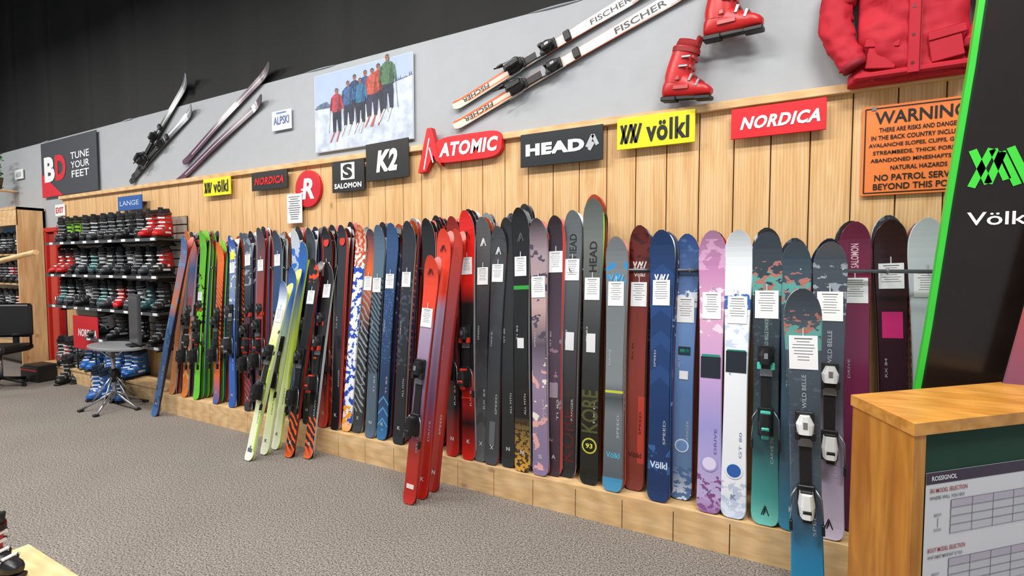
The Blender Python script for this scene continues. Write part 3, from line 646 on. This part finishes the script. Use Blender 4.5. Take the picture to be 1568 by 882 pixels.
for i in range(40):
    t = 2 * math.pi * i / 40; c_, s_ = math.cos(t), math.sin(t)
    n.append((w * .11 + hw * (abs(c_) ** .35) * (1 if c_ >= 0 else -1) + s_ * h * .05, 0, hh * (abs(s_) ** .6) * (1 if s_ >= 0 else -1)))
mb.poly(n, rd, (0, .05, 0))
mb.text('ATOMIC', (w * .12, E, 0), w * .7, h * .36, WHT, bold=.045, shear=.2)
mb.poly([(-w * .5, -.004, -h * .52), (-w * .38, -.004, h * .62), (-w * .32, -.004, h * .62), (-w * .24, -.004, -h * .1), (-w * .2, -.004, -h * .4), (-w * .3, -.004, -h * .1), (-w * .4, -.004, -h * .5)][::-1], rd, (0, .05, 0))
mb.strokes([(.5, 1, .0, 0), (.5, .7, .85, .2)], (-w * .35, -.006, -h * .05), w * .14, h * .8, .012, WHT)
mb.build('brand_sign_cutout')
mb, w, h = sign('', (797, 207), (923, 244), mat('#1d2226', .4))
mb.text('HEAD', (-w * .07, E, 0), w * .72, h * .36, WHT, bold=.06)
mb.strokes([(0, .2, .55, 1), (.55, 1, 1, .3), (.2, 0, .6, .5)], (w * .38, E, h * .02), w * .12, h * .42, .025, LTG); mb.build('brand_sign_black')
mb, w, h = sign('', (1322, 165), (1499, 291), mat('#f0803c', .45), y=-.05)
for (cx, cz, sx, sz) in ((0, h * .47, w * .95, .006), (0, -h * .47, w * .95, .006), (-w * .475, 0, .006, h * .94), (w * .475, 0, .006, h * .94)):
    mb.box((cx, -.001, cz), (sx, .002, sz), BLK)
for t, z, tw, th in (('WARNING', .36, .78, .14), ('THERE ARE RISKS AND DANGERS', .225, .7, .05), ('IN THE BACK COUNTRY INCLUDING', .14, .84, .05), ('AVALANCHE SLOPES, CLIFFS, GULLIES', .055, .88, .05),
                     ('STREAMBEDS, THICK FORESTS,', -.03, .8, .05), ('ABANDONED MINESHAFTS, AND', -.115, .84, .05), ('NATURAL HAZARDS', -.2, .48, .05), ('NO PATROL SERVICE', -.305, .76, .07), ('BEYOND THIS POINT', -.405, .78, .07)):
    mb.text(t, (0, E, z * h), tw * w, th * h, BLK, bold=.018)
for sx in (-.4, .4): mb.box((sx * w, -.002, h * .47), (.02, .004, .02), STEEL)
mb.build('warning_sign')
mb, w, h = sign('', (416, 172), (446, 196), mat('#dfe6ee', .4), y=-.02)
mb.text('ALPSKI', (0, E, 0), w * .8, h * .42, mat('#2a4a8c', .4), bold=.02); mb.box((0, -.001, h * .38), (w * .5, .002, h * .08), mat('#2a6ab0')); mb.build('licence_plate')
mb, w, h = sign('', (62, 221), (150, 291), mat('#3d4148', .6), y=-.03)
mb.poly([(-w / 2, E, -h / 2), (-w * .1, E, -h / 2), (-w / 2, E, -h * .05)], mat('#d02030', .5))
mb.text('B', (-w * .34, E * 1.5, 0), w * .2, h * .46, WHT, bold=.05); mb.text('D', (-w * .13, E * 1.5, 0), w * .2, h * .46, mat('#d02030', .5), bold=.05)
for t, z, tw in (('TUNE', .16, .32), ('YOUR', 0, .32), ('FEET', -.16, .3)): mb.text(t, (w * .22, E, z * h), tw * w, h * .12, WHT, bold=.01)
mb.build('boot_fitting_banner')
mb, w, h = sign('', (180, 302), (217, 320), mat('#2a5aa0', .4), y=-.12); mb.text('LANGE', (0, E, 0), w * .8, h * .35, mat('#a8c0e0', .4), bold=.02); mb.build('brand_sign_blue')
mb, w, h = sign('', (22, 261), (35, 273), WHT, y=-.02); mb.box((0, E, 0), (w * .6, .003, h * .5), LTG); mb.build('thermostat')
mb, w, h = sign('', (84, 314), (99, 330), WHT, y=-.05); mb.text('EXIT', (0, E, 0), w * .8, h * .5, RED, bold=.02); mb.build('exit_sign')

# ------------------------------------------------------------------ group photo poster
a = on_y(481, 116, -.02); b = on_y(633, 214, -.02); w = b.x - a.x; h = a.z - b.z - .02
mb = MB(); mb.M = Matrix.Translation(((a.x + b.x) / 2, -.02, (a.z + b.z) / 2))
snow = mat('#bcc6d8', .5, var=.2, nscale=10); sky = mat('#a3b4d2', .5)
mb.box((0, .008, 0), (w, .014, h), mat('#d4dae4', .5))
mb.poly([(-w * .495, -.001, h * .1), (w * .495, -.001, h * .1), (w * .495, -.001, h * .495), (-w * .495, -.001, h * .495)], sky)
mb.poly([(-w * .495, -.0014, -h * .495), (w * .495, -.0014, -h * .495), (w * .495, -.0014, h * .26), (w * .4, -.0014, h * .24), (w * .2, -.0014, h * .2), (-.1 * w, -.0014, h * .12), (-w * .3, -.0014, h * .06), (-w * .495, -.0014, h * .08)], snow)
pine = mat('#5a6a86', .6, var=.35, nscale=40)
for i in range(60):
    xx = -w * .485 + i * w * .0165; zz = h * (.07 + .17 * max(0, (i - 18) / 42)); hh = h * random.uniform(.015, .06)
    mb.poly([(xx - .012, -.002, zz), (xx + .012, -.002, zz), (xx, -.002, zz + hh)], pine)
mb.poly([(-w * .495, -.0018, h * .06), (-w * .3, -.0018, h * .05), (-w * .36, -.0018, h * .14), (-w * .44, -.0018, h * .12)], pine)
def fig(x, z, H, jac, jac_shade, pan, hair, k):
    e = -.003 - k * .0006
    P = lambda pts, m, o=0: mb.poly([(x + px * H * 1.22, e - o, z + pz * H) for px, pz in pts], m)
    skin = mat('#9c6a50', .6, var=.3, nscale=60)
    P([(-.1, .0), (-.03, .0), (-.01, .28), (.01, .28), (.04, .0), (.11, .0), (.115, .3), (.1, .5), (-.1, .5), (-.11, .3)], pan)
    P([(-.12, .44), (.12, .44), (.13, .62), (.14, .76), (.09, .83), (.03, .86), (-.03, .86), (-.09, .83), (-.14, .76), (-.13, .62)], jac, .0001)
    P([(.02, .44), (.12, .44), (.13, .62), (.14, .76), (.09, .83), (.05, .7)], jac_shade, .00012)  # shaded side of the torso, painted as a darker polygon
    P([(-.14, .78), (-.1, .8), (-.11, .62), (-.15, .48), (-.18, .51), (-.165, .64)], jac_shade, .00015)
    P([(.14, .78), (.1, .8), (.11, .62), (.15, .48), (.18, .51), (.165, .64)], jac, .00015)
    P([(-.006, .44), (.006, .44), (.006, .84), (-.006, .84)], INK, .00018)
    P([(math.cos(t * .628) * .038, .915 + math.sin(t * .628) * .058) for t in range(10)], skin, .0002)
    P([(-.042, .91), (-.04, .965), (0, .995), (.04, .965), (.042, .91), (.026, .95), (-.026, .95)], hair, .0003)
    P([(-.026, .915), (.026, .915), (.026, .928), (-.026, .928)], BLK, .0004)
    P([(-.012, .882), (.012, .882), (.01, .888), (-.01, .888)], mat('#6a2a24', .6), .0004)
    for dx in (-.07, .07): P([(dx - .035, -.015), (dx + .03, -.015), (dx + .03, .03), (dx - .025, .03)], BLK, .0004)
    for dx in (-.17, .16): P([(dx, .5), (dx + .008, .5), (dx * 1.25 + .008, -.02), (dx * 1.25, -.02)], INK, .0003)
    for dx in (-.08, .05): P([(dx, -.01), (dx + .03, -.01), (dx * 1.3 - .06, -.24), (dx * 1.3 - .09, -.24)], mat('#e8e4e0', .5) if k % 2 else mat('#b85a4c', .5), .0005)
hr = [mat('#2a1d16'), mat('#4a3424'), mat('#1c1716')]
J = ['#a83a48', '#3a5f8e', '#2c3f68', '#2f6a94', '#35487a', '#b8503e', '#a8382c', '#4a7050']
J_SHADE = ['#7a2630', '#28446a', '#1e2c4a', '#204c6c', '#243258', '#8a3a2c', '#7a261e', '#35523a']  # darker jacket colours: shading painted into the printed figures
xs = [-.25, -.13, -.06, -.0, .05, .12, .18, .27]; zs = [-.26, -.2, -.17, -.2, -.15, -.14, -.13, -.09]; Hs = [.55, .55, .58, .55, .58, .57, .6, .64]
for k, i in enumerate([2, 4, 6, 1, 5, 3, 0, 7]): fig(xs[i] * w, zs[i] * h, Hs[i] * h, mat(J[i], .6, var=.3, nscale=40), mat(J_SHADE[i], .6, var=.3, nscale=40), mat(['#23283a', '#2a2f44', '#33314a'][i % 3], .6, var=.3, nscale=40), hr[i % 3], k)
mb.build('group_photo_poster')

# ------------------------------------------------------------------ jacket
def jacket():
    mb = MB(); c = on_y(1393, 122, -.1); mb.M = Matrix.Translation((c.x, -.085, c.z))
    R_ = mat('#b30d26', .75, var=.12); D_ = mat('#8e0a20', .7)
    def nz(p, s, a): return noise.noise(Vector(p) * s) * a
    rings = []
    for i in range(40):
        t = i / 39; z = t * .74
        hw = .25 - .02 * math.sin(t * math.pi) + (.02 if t < .1 else 0)
        if t > .82: hw = .24 - (t - .82) * .75
        dep = .045 + .02 * math.sin(min(1, t * 1.4) * math.pi)
        pr = []
        for k in range(56):
            a = 2 * math.pi * k / 56; x = hw * (abs(math.cos(a)) ** .75) * (1 if math.cos(a) >= 0 else -1); y = dep * math.sin(a)
            f = nz((x * 2.2 + z, 3, z * 1.2), 4.5, .05) + nz((x + z * .5, 7, z * 1.5), 12, .018)
            pr.append(Vector((x + nz((z, 1, k // 28), 6, .012), y - abs(f) * (1 if y < 0 else 0) * 1.3, z)))
        rings.append(pr)
    mb.loft(rings, R_)
    for sx in (-1, 1):
        path = [Vector((sx * .2, -.0, .66)), Vector((sx * .29, -.0, .56)), Vector((sx * .335, -.005, .44)), Vector((sx * .335, -.015, .34)), Vector((sx * .31, -.03, .24)), Vector((sx * .275, -.045, .16)), Vector((sx * .25, -.055, .1))]
        rr = [.09, .09, .082, .078, .07, .064, .06]; rings = []
        for i in range(43):
            q = i / 42 * 6; a = min(5, int(q)); f = q - a; p = path[a].lerp(path[a + 1], f); r0 = rr[a] + (rr[a + 1] - rr[a]) * f
            d = (path[min(6, a + 1)] - path[a]).normalized(); u = d.cross(Vector((0, 1, 0))).normalized(); wv = Vector((0, 1, 0)); ring = []
            for k in range(24):
                th = k * math.pi / 12
                r = r0 * (1 + nz((math.cos(th) + sx, math.sin(th), i * .11), 2.2, .22) + nz((math.cos(th) * 2, math.sin(th) * 2, i * .3 + sx), 1.8, .07))
                ring.append(p + u * math.cos(th) * r + wv * math.sin(th) * min(r * .75, .062))
            rings.append(ring)
        mb.loft(rings, R_)
        mb.tube([path[6] + Vector((sx * .008, 0, .02)), path[6] + Vector((-sx * .008, 0, -.015))], [.061, .057], D_, 16)
        mb.box((sx * .13, -.08, .19), (.15, .01, .045), R_, R=Matrix.Rotation(sx * -.15, 3, 'Y'), bev=.004)
        mb.box((sx * .13, -.073, .12), (.13, .012, .12), R_, R=Matrix.Rotation(sx * -.15, 3, 'Y'), bev=.004)
    mb.box((0, -.088, .36), (.05, .012, .7), R_, bev=.005); mb.box((.026, -.09, .36), (.003, .01, .68), D_)
    for z in (.06, .2, .34, .48, .62): mb.disc((-.005, -.0955, z), .008, .008, mat('#60101c', .3), 12)
    mb.box((0, -.025, .03), (.5, .13, .035), R_, bev=.01)
    mb.tube([(-.1, 0, .72), (0, -.01, .76), (.1, 0, .72)], .045, R_, 12)
    mb.build('ski_jacket')
jacket()

# ------------------------------------------------------------------ giant promotional ski
def giant():
    y = -.76; mb = MB()
    L = [on_y(px, py, y) for px, py in ((1378, 760), (1400, 600), (1418, 500), (1434, 400), (1450, 300), (1467, 200), (1484, 100), (1499, 0))]
    cx = on_y(1546, 300, y).x
    pts = [Vector((L[0].x - .01, y, 0))] + L
    last = L[-1]; hw = cx - last.x
    for k in range(1, 8):
        t = k / 7 * math.pi / 2; pts.append(Vector((cx - hw * math.cos(t), y, last.z + .32 * math.sin(t))))
    right = [Vector((2 * cx - p.x, y, p.z)) for p in reversed(pts[:-1])]
    full = pts + right
    dk = mat('#1c1512', .2, var=.35); gr = mat('#37c43a', .35)  # dark face, with a brown reflection put into its base colour
    mb.poly(full[::-1], gr, (0, .035, 0))
    def inset(d, yy): return [Vector((cx + (p.x - cx) * (1 - d / max(.03, abs(p.x - cx))) if abs(p.x - cx) > .03 else p.x, yy, min(p.z, pts[-1].z - d))) for p in full][::-1]
    mb.poly(inset(.02, y - .002), mat('#0f2a12', .3)); mb.poly(inset(.028, y - .003), dk)
    p = on_y(1529, 334, y - .006); mb.text('Völkl', p, .19, .052, WHT, bold=.01)
    p = on_y(1532, 257, y - .006)
    gl = mat('#3fd23c', .4)
    mb.strokes([(0, 1, .3, .12), (.3, .12, .52, .9), (.5, .9, .8, .05), (.66, 1, .98, .1), (0, .05, .34, 1), (.36, .98, .62, .2)], p, .17, .155, .026, gl)
    for q in (-.02, .02): mb.box((cx, y + .05, .02), (.5, .16, .04), BLK)
    mb.box((cx, y + .06, .7), (.05, .04, 1.4), BLK)
    mb.build('giant_display_ski')
giant()
Tq = on_y(1606, 420, -.86); Bm = on_y(1552, 600, -.86); dd = (Tq - Bm).normalized(); Bq = Bm - dd * ((Bm.z - .005) / dd.z)
Tq = Bm + dd * 1.0
mb = MB(); mb.M, L = frame(Bq, Tq)
tm = ski_mat([(0, '#3a2f5a'), (.5, '#6a4a70'), (.75, '#b8503a'), (1, '#e8743c')])
ski_body(mb, L, .1, tm, SIDES[0], BASE, up=.03); binding(mb, .62, .4, *BB); mb.build('ski')

# ------------------------------------------------------------------ counter with green notice board
A = Vector((.354, -1.634)); B_ = Vector((.24, -1.35)); u = Vector((math.cos(math.radians(43)), math.sin(math.radians(43)))); vv = (B_ - A)
H = 1.15; LEN = .84
mb = MB()
def quad3(p0, du, dv, lu, lv, z0, z1, m):
    q = [p0, p0 + du * lu, p0 + du * lu + dv * lv, p0 + dv * lv]
    ids = [mb.av((a.x, a.y, z0)) for a in q] + [mb.av((a.x, a.y, z1)) for a in q]
    for f in ((3, 2, 1, 0), (4, 5, 6, 7), (0, 1, 5, 4), (1, 2, 6, 5), (2, 3, 7, 6), (3, 0, 4, 7)): mb.af([ids[i] for i in f], m)
vd = vv.normalized(); dl = vv.length
quad3(A - u * .006 - vd * .006, u, vd, LEN + .012, dl + .012, H - .036, H, W_COUNTT)
quad3(A, u, vd, .045, dl, 0, H - .036, W_COUNT)
quad3(A + u * (LEN - .045), u, vd, .045, dl, 0, H - .036, W_COUNT)
quad3(A + u * .045, u, vd, LEN - .09, .02, 0, .08, W_COUNT)
quad3(A + u * .045 + vd * .02, u, vd, LEN - .09, .012, .05, H - .037, mat('#123c2e', .8))
quad3(A + u * .045 + vd * (dl - .02), u, vd, LEN - .09, .015, .05, H - .037, W_COUNT)
mb.build('service_counter')
nrm = Vector((u.y, -u.x)); base = A + vd * .02 + nrm * .003
mb = MB(); U = Vector((u.x, u.y, 0))
def onb(s, z, o=0): q = base + u * s + nrm * o; return Vector((q.x, q.y, z))
def prect(s0, s1, z0, z1, m, o): mb.poly([onb(s0, z0, o), onb(s1, z0, o), onb(s1, z1, o), onb(s0, z1, o)], m)
s0, s1 = .065, .56; zt = .99; zb = .56
pap = mat('#d9dadf', .6, var=.02)
mb.poly([onb(s0, zb), onb(s1, zb), onb(s1, zt), onb(s0, zt)], pap, Vector((nrm.x, nrm.y, 0)) * .001)
prect(s0, s1, zt - .035, zt, mat('#3a2c40', .5), .002)
mb.text('ROSSIGNOL', onb(s0 + .07, zt - .018, .003), .1, .014, WHT, xa=U, bold=.02)
def tbl(z, h, rows):
    for i in range(rows):
        prect(s0 + .1, s1 - .02, z - (i + 1) * h + .003, z - i * h, mat('#b9b2c2', .6) if i == 0 else mat('#c4c5cc', .6), .002)
    for k in range(5):
        s = s0 + .1 + k * .088; prect(s, s + .0015, z - rows * h, z, INK, .003)
    for i in range(rows + 1): prect(s0 + .1, s1 - .02, z - i * h, z - i * h + .001, INK, .003)
for z, t, t2 in ((zt - .055, 'SKI MODEL SELECTION', 'WHERE WILL YOU SKI?'), (zt - .235, 'BOOT MODEL SELECTION', "WHAT IS MOST IMPORTANT TO YOU?")):
    mb.text(t, onb(s0 + .09, z, .003), .15, .013, mat('#9a2a34', .5), xa=U, bold=.01)
    mb.text(t2, onb(s0 + .085, z - .022, .003), .14, .01, INK, xa=U, bold=.01)
    tbl(z - .035, .026, 4)
    mb.text('BEST', onb(s0 + .05, z - .075, .003), .03, .008, INK, xa=U); mb.text('GOOD', onb(s0 + .05, z - .12, .003), .03, .008, INK, xa=U)
    prect(s0 + .049, s0 + .051, z - .112, z - .083, INK, .003)
mb.build('model_selection_chart')

# ------------------------------------------------------------------ left side furniture
c = on_z(192, 622, 0); c.y -= .1; mb = MB(); mb.M = Matrix.Translation((c.x, c.y, 0))
mb.loft([[Vector((.1 + math.cos(t * math.pi / 16) * .42 * k, math.sin(t * math.pi / 16) * .22 * k, z)) for t in range(32)] for z, k in ((.69, .96), (.695, 1), (.715, 1), (.72, .97))], mat('#8a8d90', .35), smooth=False)
mb.tube([(0, 0, .69), (0, 0, .12)], .02, SIL, 12); mb.tube([(0, 0, .45), (0, 0, .3)], .03, BLK, 12)
for k in range(5):
    a = k * 2 * math.pi / 5 + .3; ca, sa = math.cos(a), math.sin(a)
    mb.tube([(0, 0, .2), (ca * .14, sa * .14, .11), (ca * .3, sa * .3, .02)], .013, SIL, 8); mb.box((ca * .3, sa * .3, .012), (.05, .05, .024), BLK, bev=.005)
    mb.tube([(ca * .02, sa * .02, .36), (ca * .2, sa * .2, .09)], .008, SIL, 6)
    mb.tube([(0, 0, .55), (ca * .2, sa * .14, .69)], .009, SIL, 6)
mb.build('tripod_table')
mb = MB(); mb.M = Matrix.Translation((c.x + .36, c.y + .06, .722)) @ Matrix.Rotation(-.2, 4, 'Z')
mb.box((0, 0, .29), (.36, .03, .54), mat('#3c3f44', .35), bev=.008); mb.box((0, -.016, .29), (.32, .002, .5), mat('#4a4d52', .2)); mb.box((0, 0, .01), (.2, .14, .02), BLK, bev=.004); mb.build('display_monitor')
mb = MB(); p = on_y(131, 519, -.33); mb.M = Matrix.Translation((p.x, -.325, PL_Z + .004))
mb.box((0, 0, .5), (.68, .012, .44), mat('#c81e28', .45), bev=.003); mb.text('NORDICA', (.06, -.009, .5), .5, .1, WHT, bold=.03, shear=.2)
for sx in (-.25, .25): mb.box((sx, .0, .15), (.025, .01, .3), BLK)
mb.build('red_display_board')
mb = MB(); mb.box((-9.62, -.03, 1.03), (.34, .04, 2.06), mat('#8d2a24', .5)); mb.box((-9.62, -.055, 1.03), (.2, .012, 1.8), mat('#c04034', .45), bev=.004)
for sx in (-.17, .17): mb.box((-9.62 + sx, -.045, 1.05), (.05, .08, 2.1), mat('#c02420', .45))
mb.box((-9.62, -.045, 2.12), (.42, .08, .06), mat('#c02420', .45)); mb.tube([(-9.52, -.08, 1.0), (-9.52, -.08, 1.12)], .012, SIL); mb.build('door_1')
mb = MB(); x0, x1, dp, zt = -12.4, -10.0, .32, 2.46
for x in (x0, x1 - .04): mb.box((x + .02, -dp / 2 - .01, zt / 2), (.04, dp, zt), W_PANEL)
mb.box(((x0 + x1) / 2, -dp / 2 - .01, zt - .02), (x1 - x0, dp + .03, .04), W_TRIM)
mb.box(((x0 + x1) / 2, -dp - .01, zt - .15), (x1 - x0, .02, .24), W_TRIM)
mb.box(((x0 + x1) / 2, -.02, zt / 2), (x1 - x0, .02, zt), slat)
for z in (.3, .85, 1.3, 1.75): mb.box(((x0 + x1) / 2, -dp / 2, z), (x1 - x0 - .08, dp - .04, .025), W_TRIM)
mb.box((-10.9, -.045, 2.02), (1.2, .01, .36), mat('#3a8ac0', .5)); mb.box((-10.7, -.055, 1.98), (.4, .01, .2), mat('#4aa04a', .5))
mb.build('wood_display_cabinet')
for z, ks in ((1.765, 'blk wht blk gry tea blk'), (1.315, 'gry blk rb blk blk gry'), (.865, 'blk red blk wht blk gry')):
    for i, k in enumerate(ks.split()): put_boot(k, (-10.25 - i * .24, -.17, z), -60, .9)
c = on_z(18, 590, 0); mb = MB(); mb.M = Matrix.Translation((c.x, c.y - .1, 0)) @ Matrix.Rotation(.6, 4, 'Z')
mb.box((0, 0, .5), (.48, .48, .1), BLK, bev=.03); mb.box((0, .24, .85), (.44, .07, .45), BLK, bev=.03)
mb.tube([(0, 0, .45), (0, 0, .12)], .025, SIL); mb.box((0, .25, .6), (.06, .03, .25), BLK)
for k in range(5):
    a = k * 1.2566; mb.tube([(0, 0, .12), (math.cos(a) * .27, math.sin(a) * .27, .06)], .02, BLK); mb.box((math.cos(a) * .27, math.sin(a) * .27, .025), (.05, .03, .05), BLK, bev=.008)
for sx in (-.26, .26): mb.tube([(sx, .15, .5), (sx, .15, .68), (sx, -.12, .7)], .018, BLK)
mb.build('office_chair')
c = on_z(46, 583, 0); mb = MB(); mb.M = Matrix.Translation((c.x + .05, c.y + .1, 0)) @ Matrix.Rotation(.1, 4, 'Z')
mb.box((0, 0, .1), (.42, .26, .2), BLK, bev=.01); mb.box((0, -.132, .16), (.38, .004, .02), RED); mb.box((0, 0, .21), (.38, .22, .03), DK, bev=.008); mb.build('equipment_case')
mb = MB(); p1 = on_y(55, 386, -1.2); p0 = on_y(-60, 415, -1.3); mb.tube([p0, p1], [.03, .026], W_TRIM, 12)
mb.tube([(p0.x, p0.y, 0), p0 + Vector((0, 0, .02))], .025, STEEL, 10); mb.box((p0.x, p0.y, .015), (.35, .35, .03), BLK, bev=.005)
mb.build('wooden_pole_rack')
mb = MB(); c = on_y(-8, 262, -.24); mb.loft([[Vector((c.x + math.cos(t * .524) * r, c.y + math.sin(t * .524) * r, c.z + z)) for t in range(12)] for z, r in ((-.28, .07), (-.1, .1), (-.1, .085))], mat('#5a4030', .7))
lf = mat('#2f6a34', .6, var=.3)
for i in range(110):
    a = random.uniform(0, 6.28); r = random.uniform(.02, .24); z = random.uniform(-.3, .28); p = c + Vector((math.cos(a) * r, math.sin(a) * r * .4, z)); d = Vector((random.uniform(-1, 1), random.uniform(-1, 0), random.uniform(-.5, .8))).normalized() * .08; s_ = d.cross(Vector((0, 0, 1))).normalized() * .03
    mb.poly([p, p + d * .5 + s_, p + d, p + d * .5 - s_], lf)
mb.box((c.x, -.12, c.z - .3), (.2, .22, .02), W_TRIM); mb.build('potted_ivy')
a = on_z(44, 833, .45); b2 = on_z(124, 884, .45); d1 = (b2 - a).normalized(); d2 = Vector((d1.y, -d1.x, 0))
if d2.dot(a - CAM) > 0: d2 = -d2
mb = MB()
def slab(o, l, w_, z0, z1, m):
    q = [o, o + d1 * l, o + d1 * l + d2 * w_, o + d2 * w_]; ids = [mb.av((p.x, p.y, z0)) for p in q] + [mb.av((p.x, p.y, z1)) for p in q]
    for f in ((3, 2, 1, 0), (4, 5, 6, 7), (0, 1, 5, 4), (1, 2, 6, 5), (2, 3, 7, 6), (3, 0, 4, 7)): mb.af([ids[i] for i in f], m)
for i in range(4): slab(a + d2 * (i * .11), 1.0, .106, .42, .45, W_PLAT)
for l in (.08, .86):
    for k in (.04, .34): slab(a + d1 * l + d2 * k, .06, .06, 0, .42, W_PLAT)
slab(a + d1 * .08 + d2 * .06, .84, .02, .34, .42, W_PLAT)
mb.build('pine_bench')
p = on_z(-8, 880, .453); put_boot('rb', (p.x, p.y, .453), 20, .62)

# ------------------------------------------------------------------ lighting
def area(x, y, z, sx, sy, e, col=(1, .97, .92)):
    l = bpy.data.lights.new('ceiling_light', 'AREA'); l.shape = 'RECTANGLE'; l.size = sx; l.size_y = sy; l.energy = e; l.color = col
    o = bpy.data.objects.new('ceiling_light', l); o.location = (x, y, z); sc.collection.objects.link(o)
for x in (-10.5, -7.5, -4.5, -1.6, 1.2): area(x, -3.0, 4.9, 1.6, .5, 138 if x > -6 else 165)
for x in (-3.2, .4): area(x, -1.9, 4.9, 1.4, .4, 50)
w = bpy.data.worlds.new('World'); sc.world = w; w.use_nodes = True
w.node_tree.nodes['Background'].inputs[0].default_value = (.9, .95, 1, 1); w.node_tree.nodes['Background'].inputs[1].default_value = .5
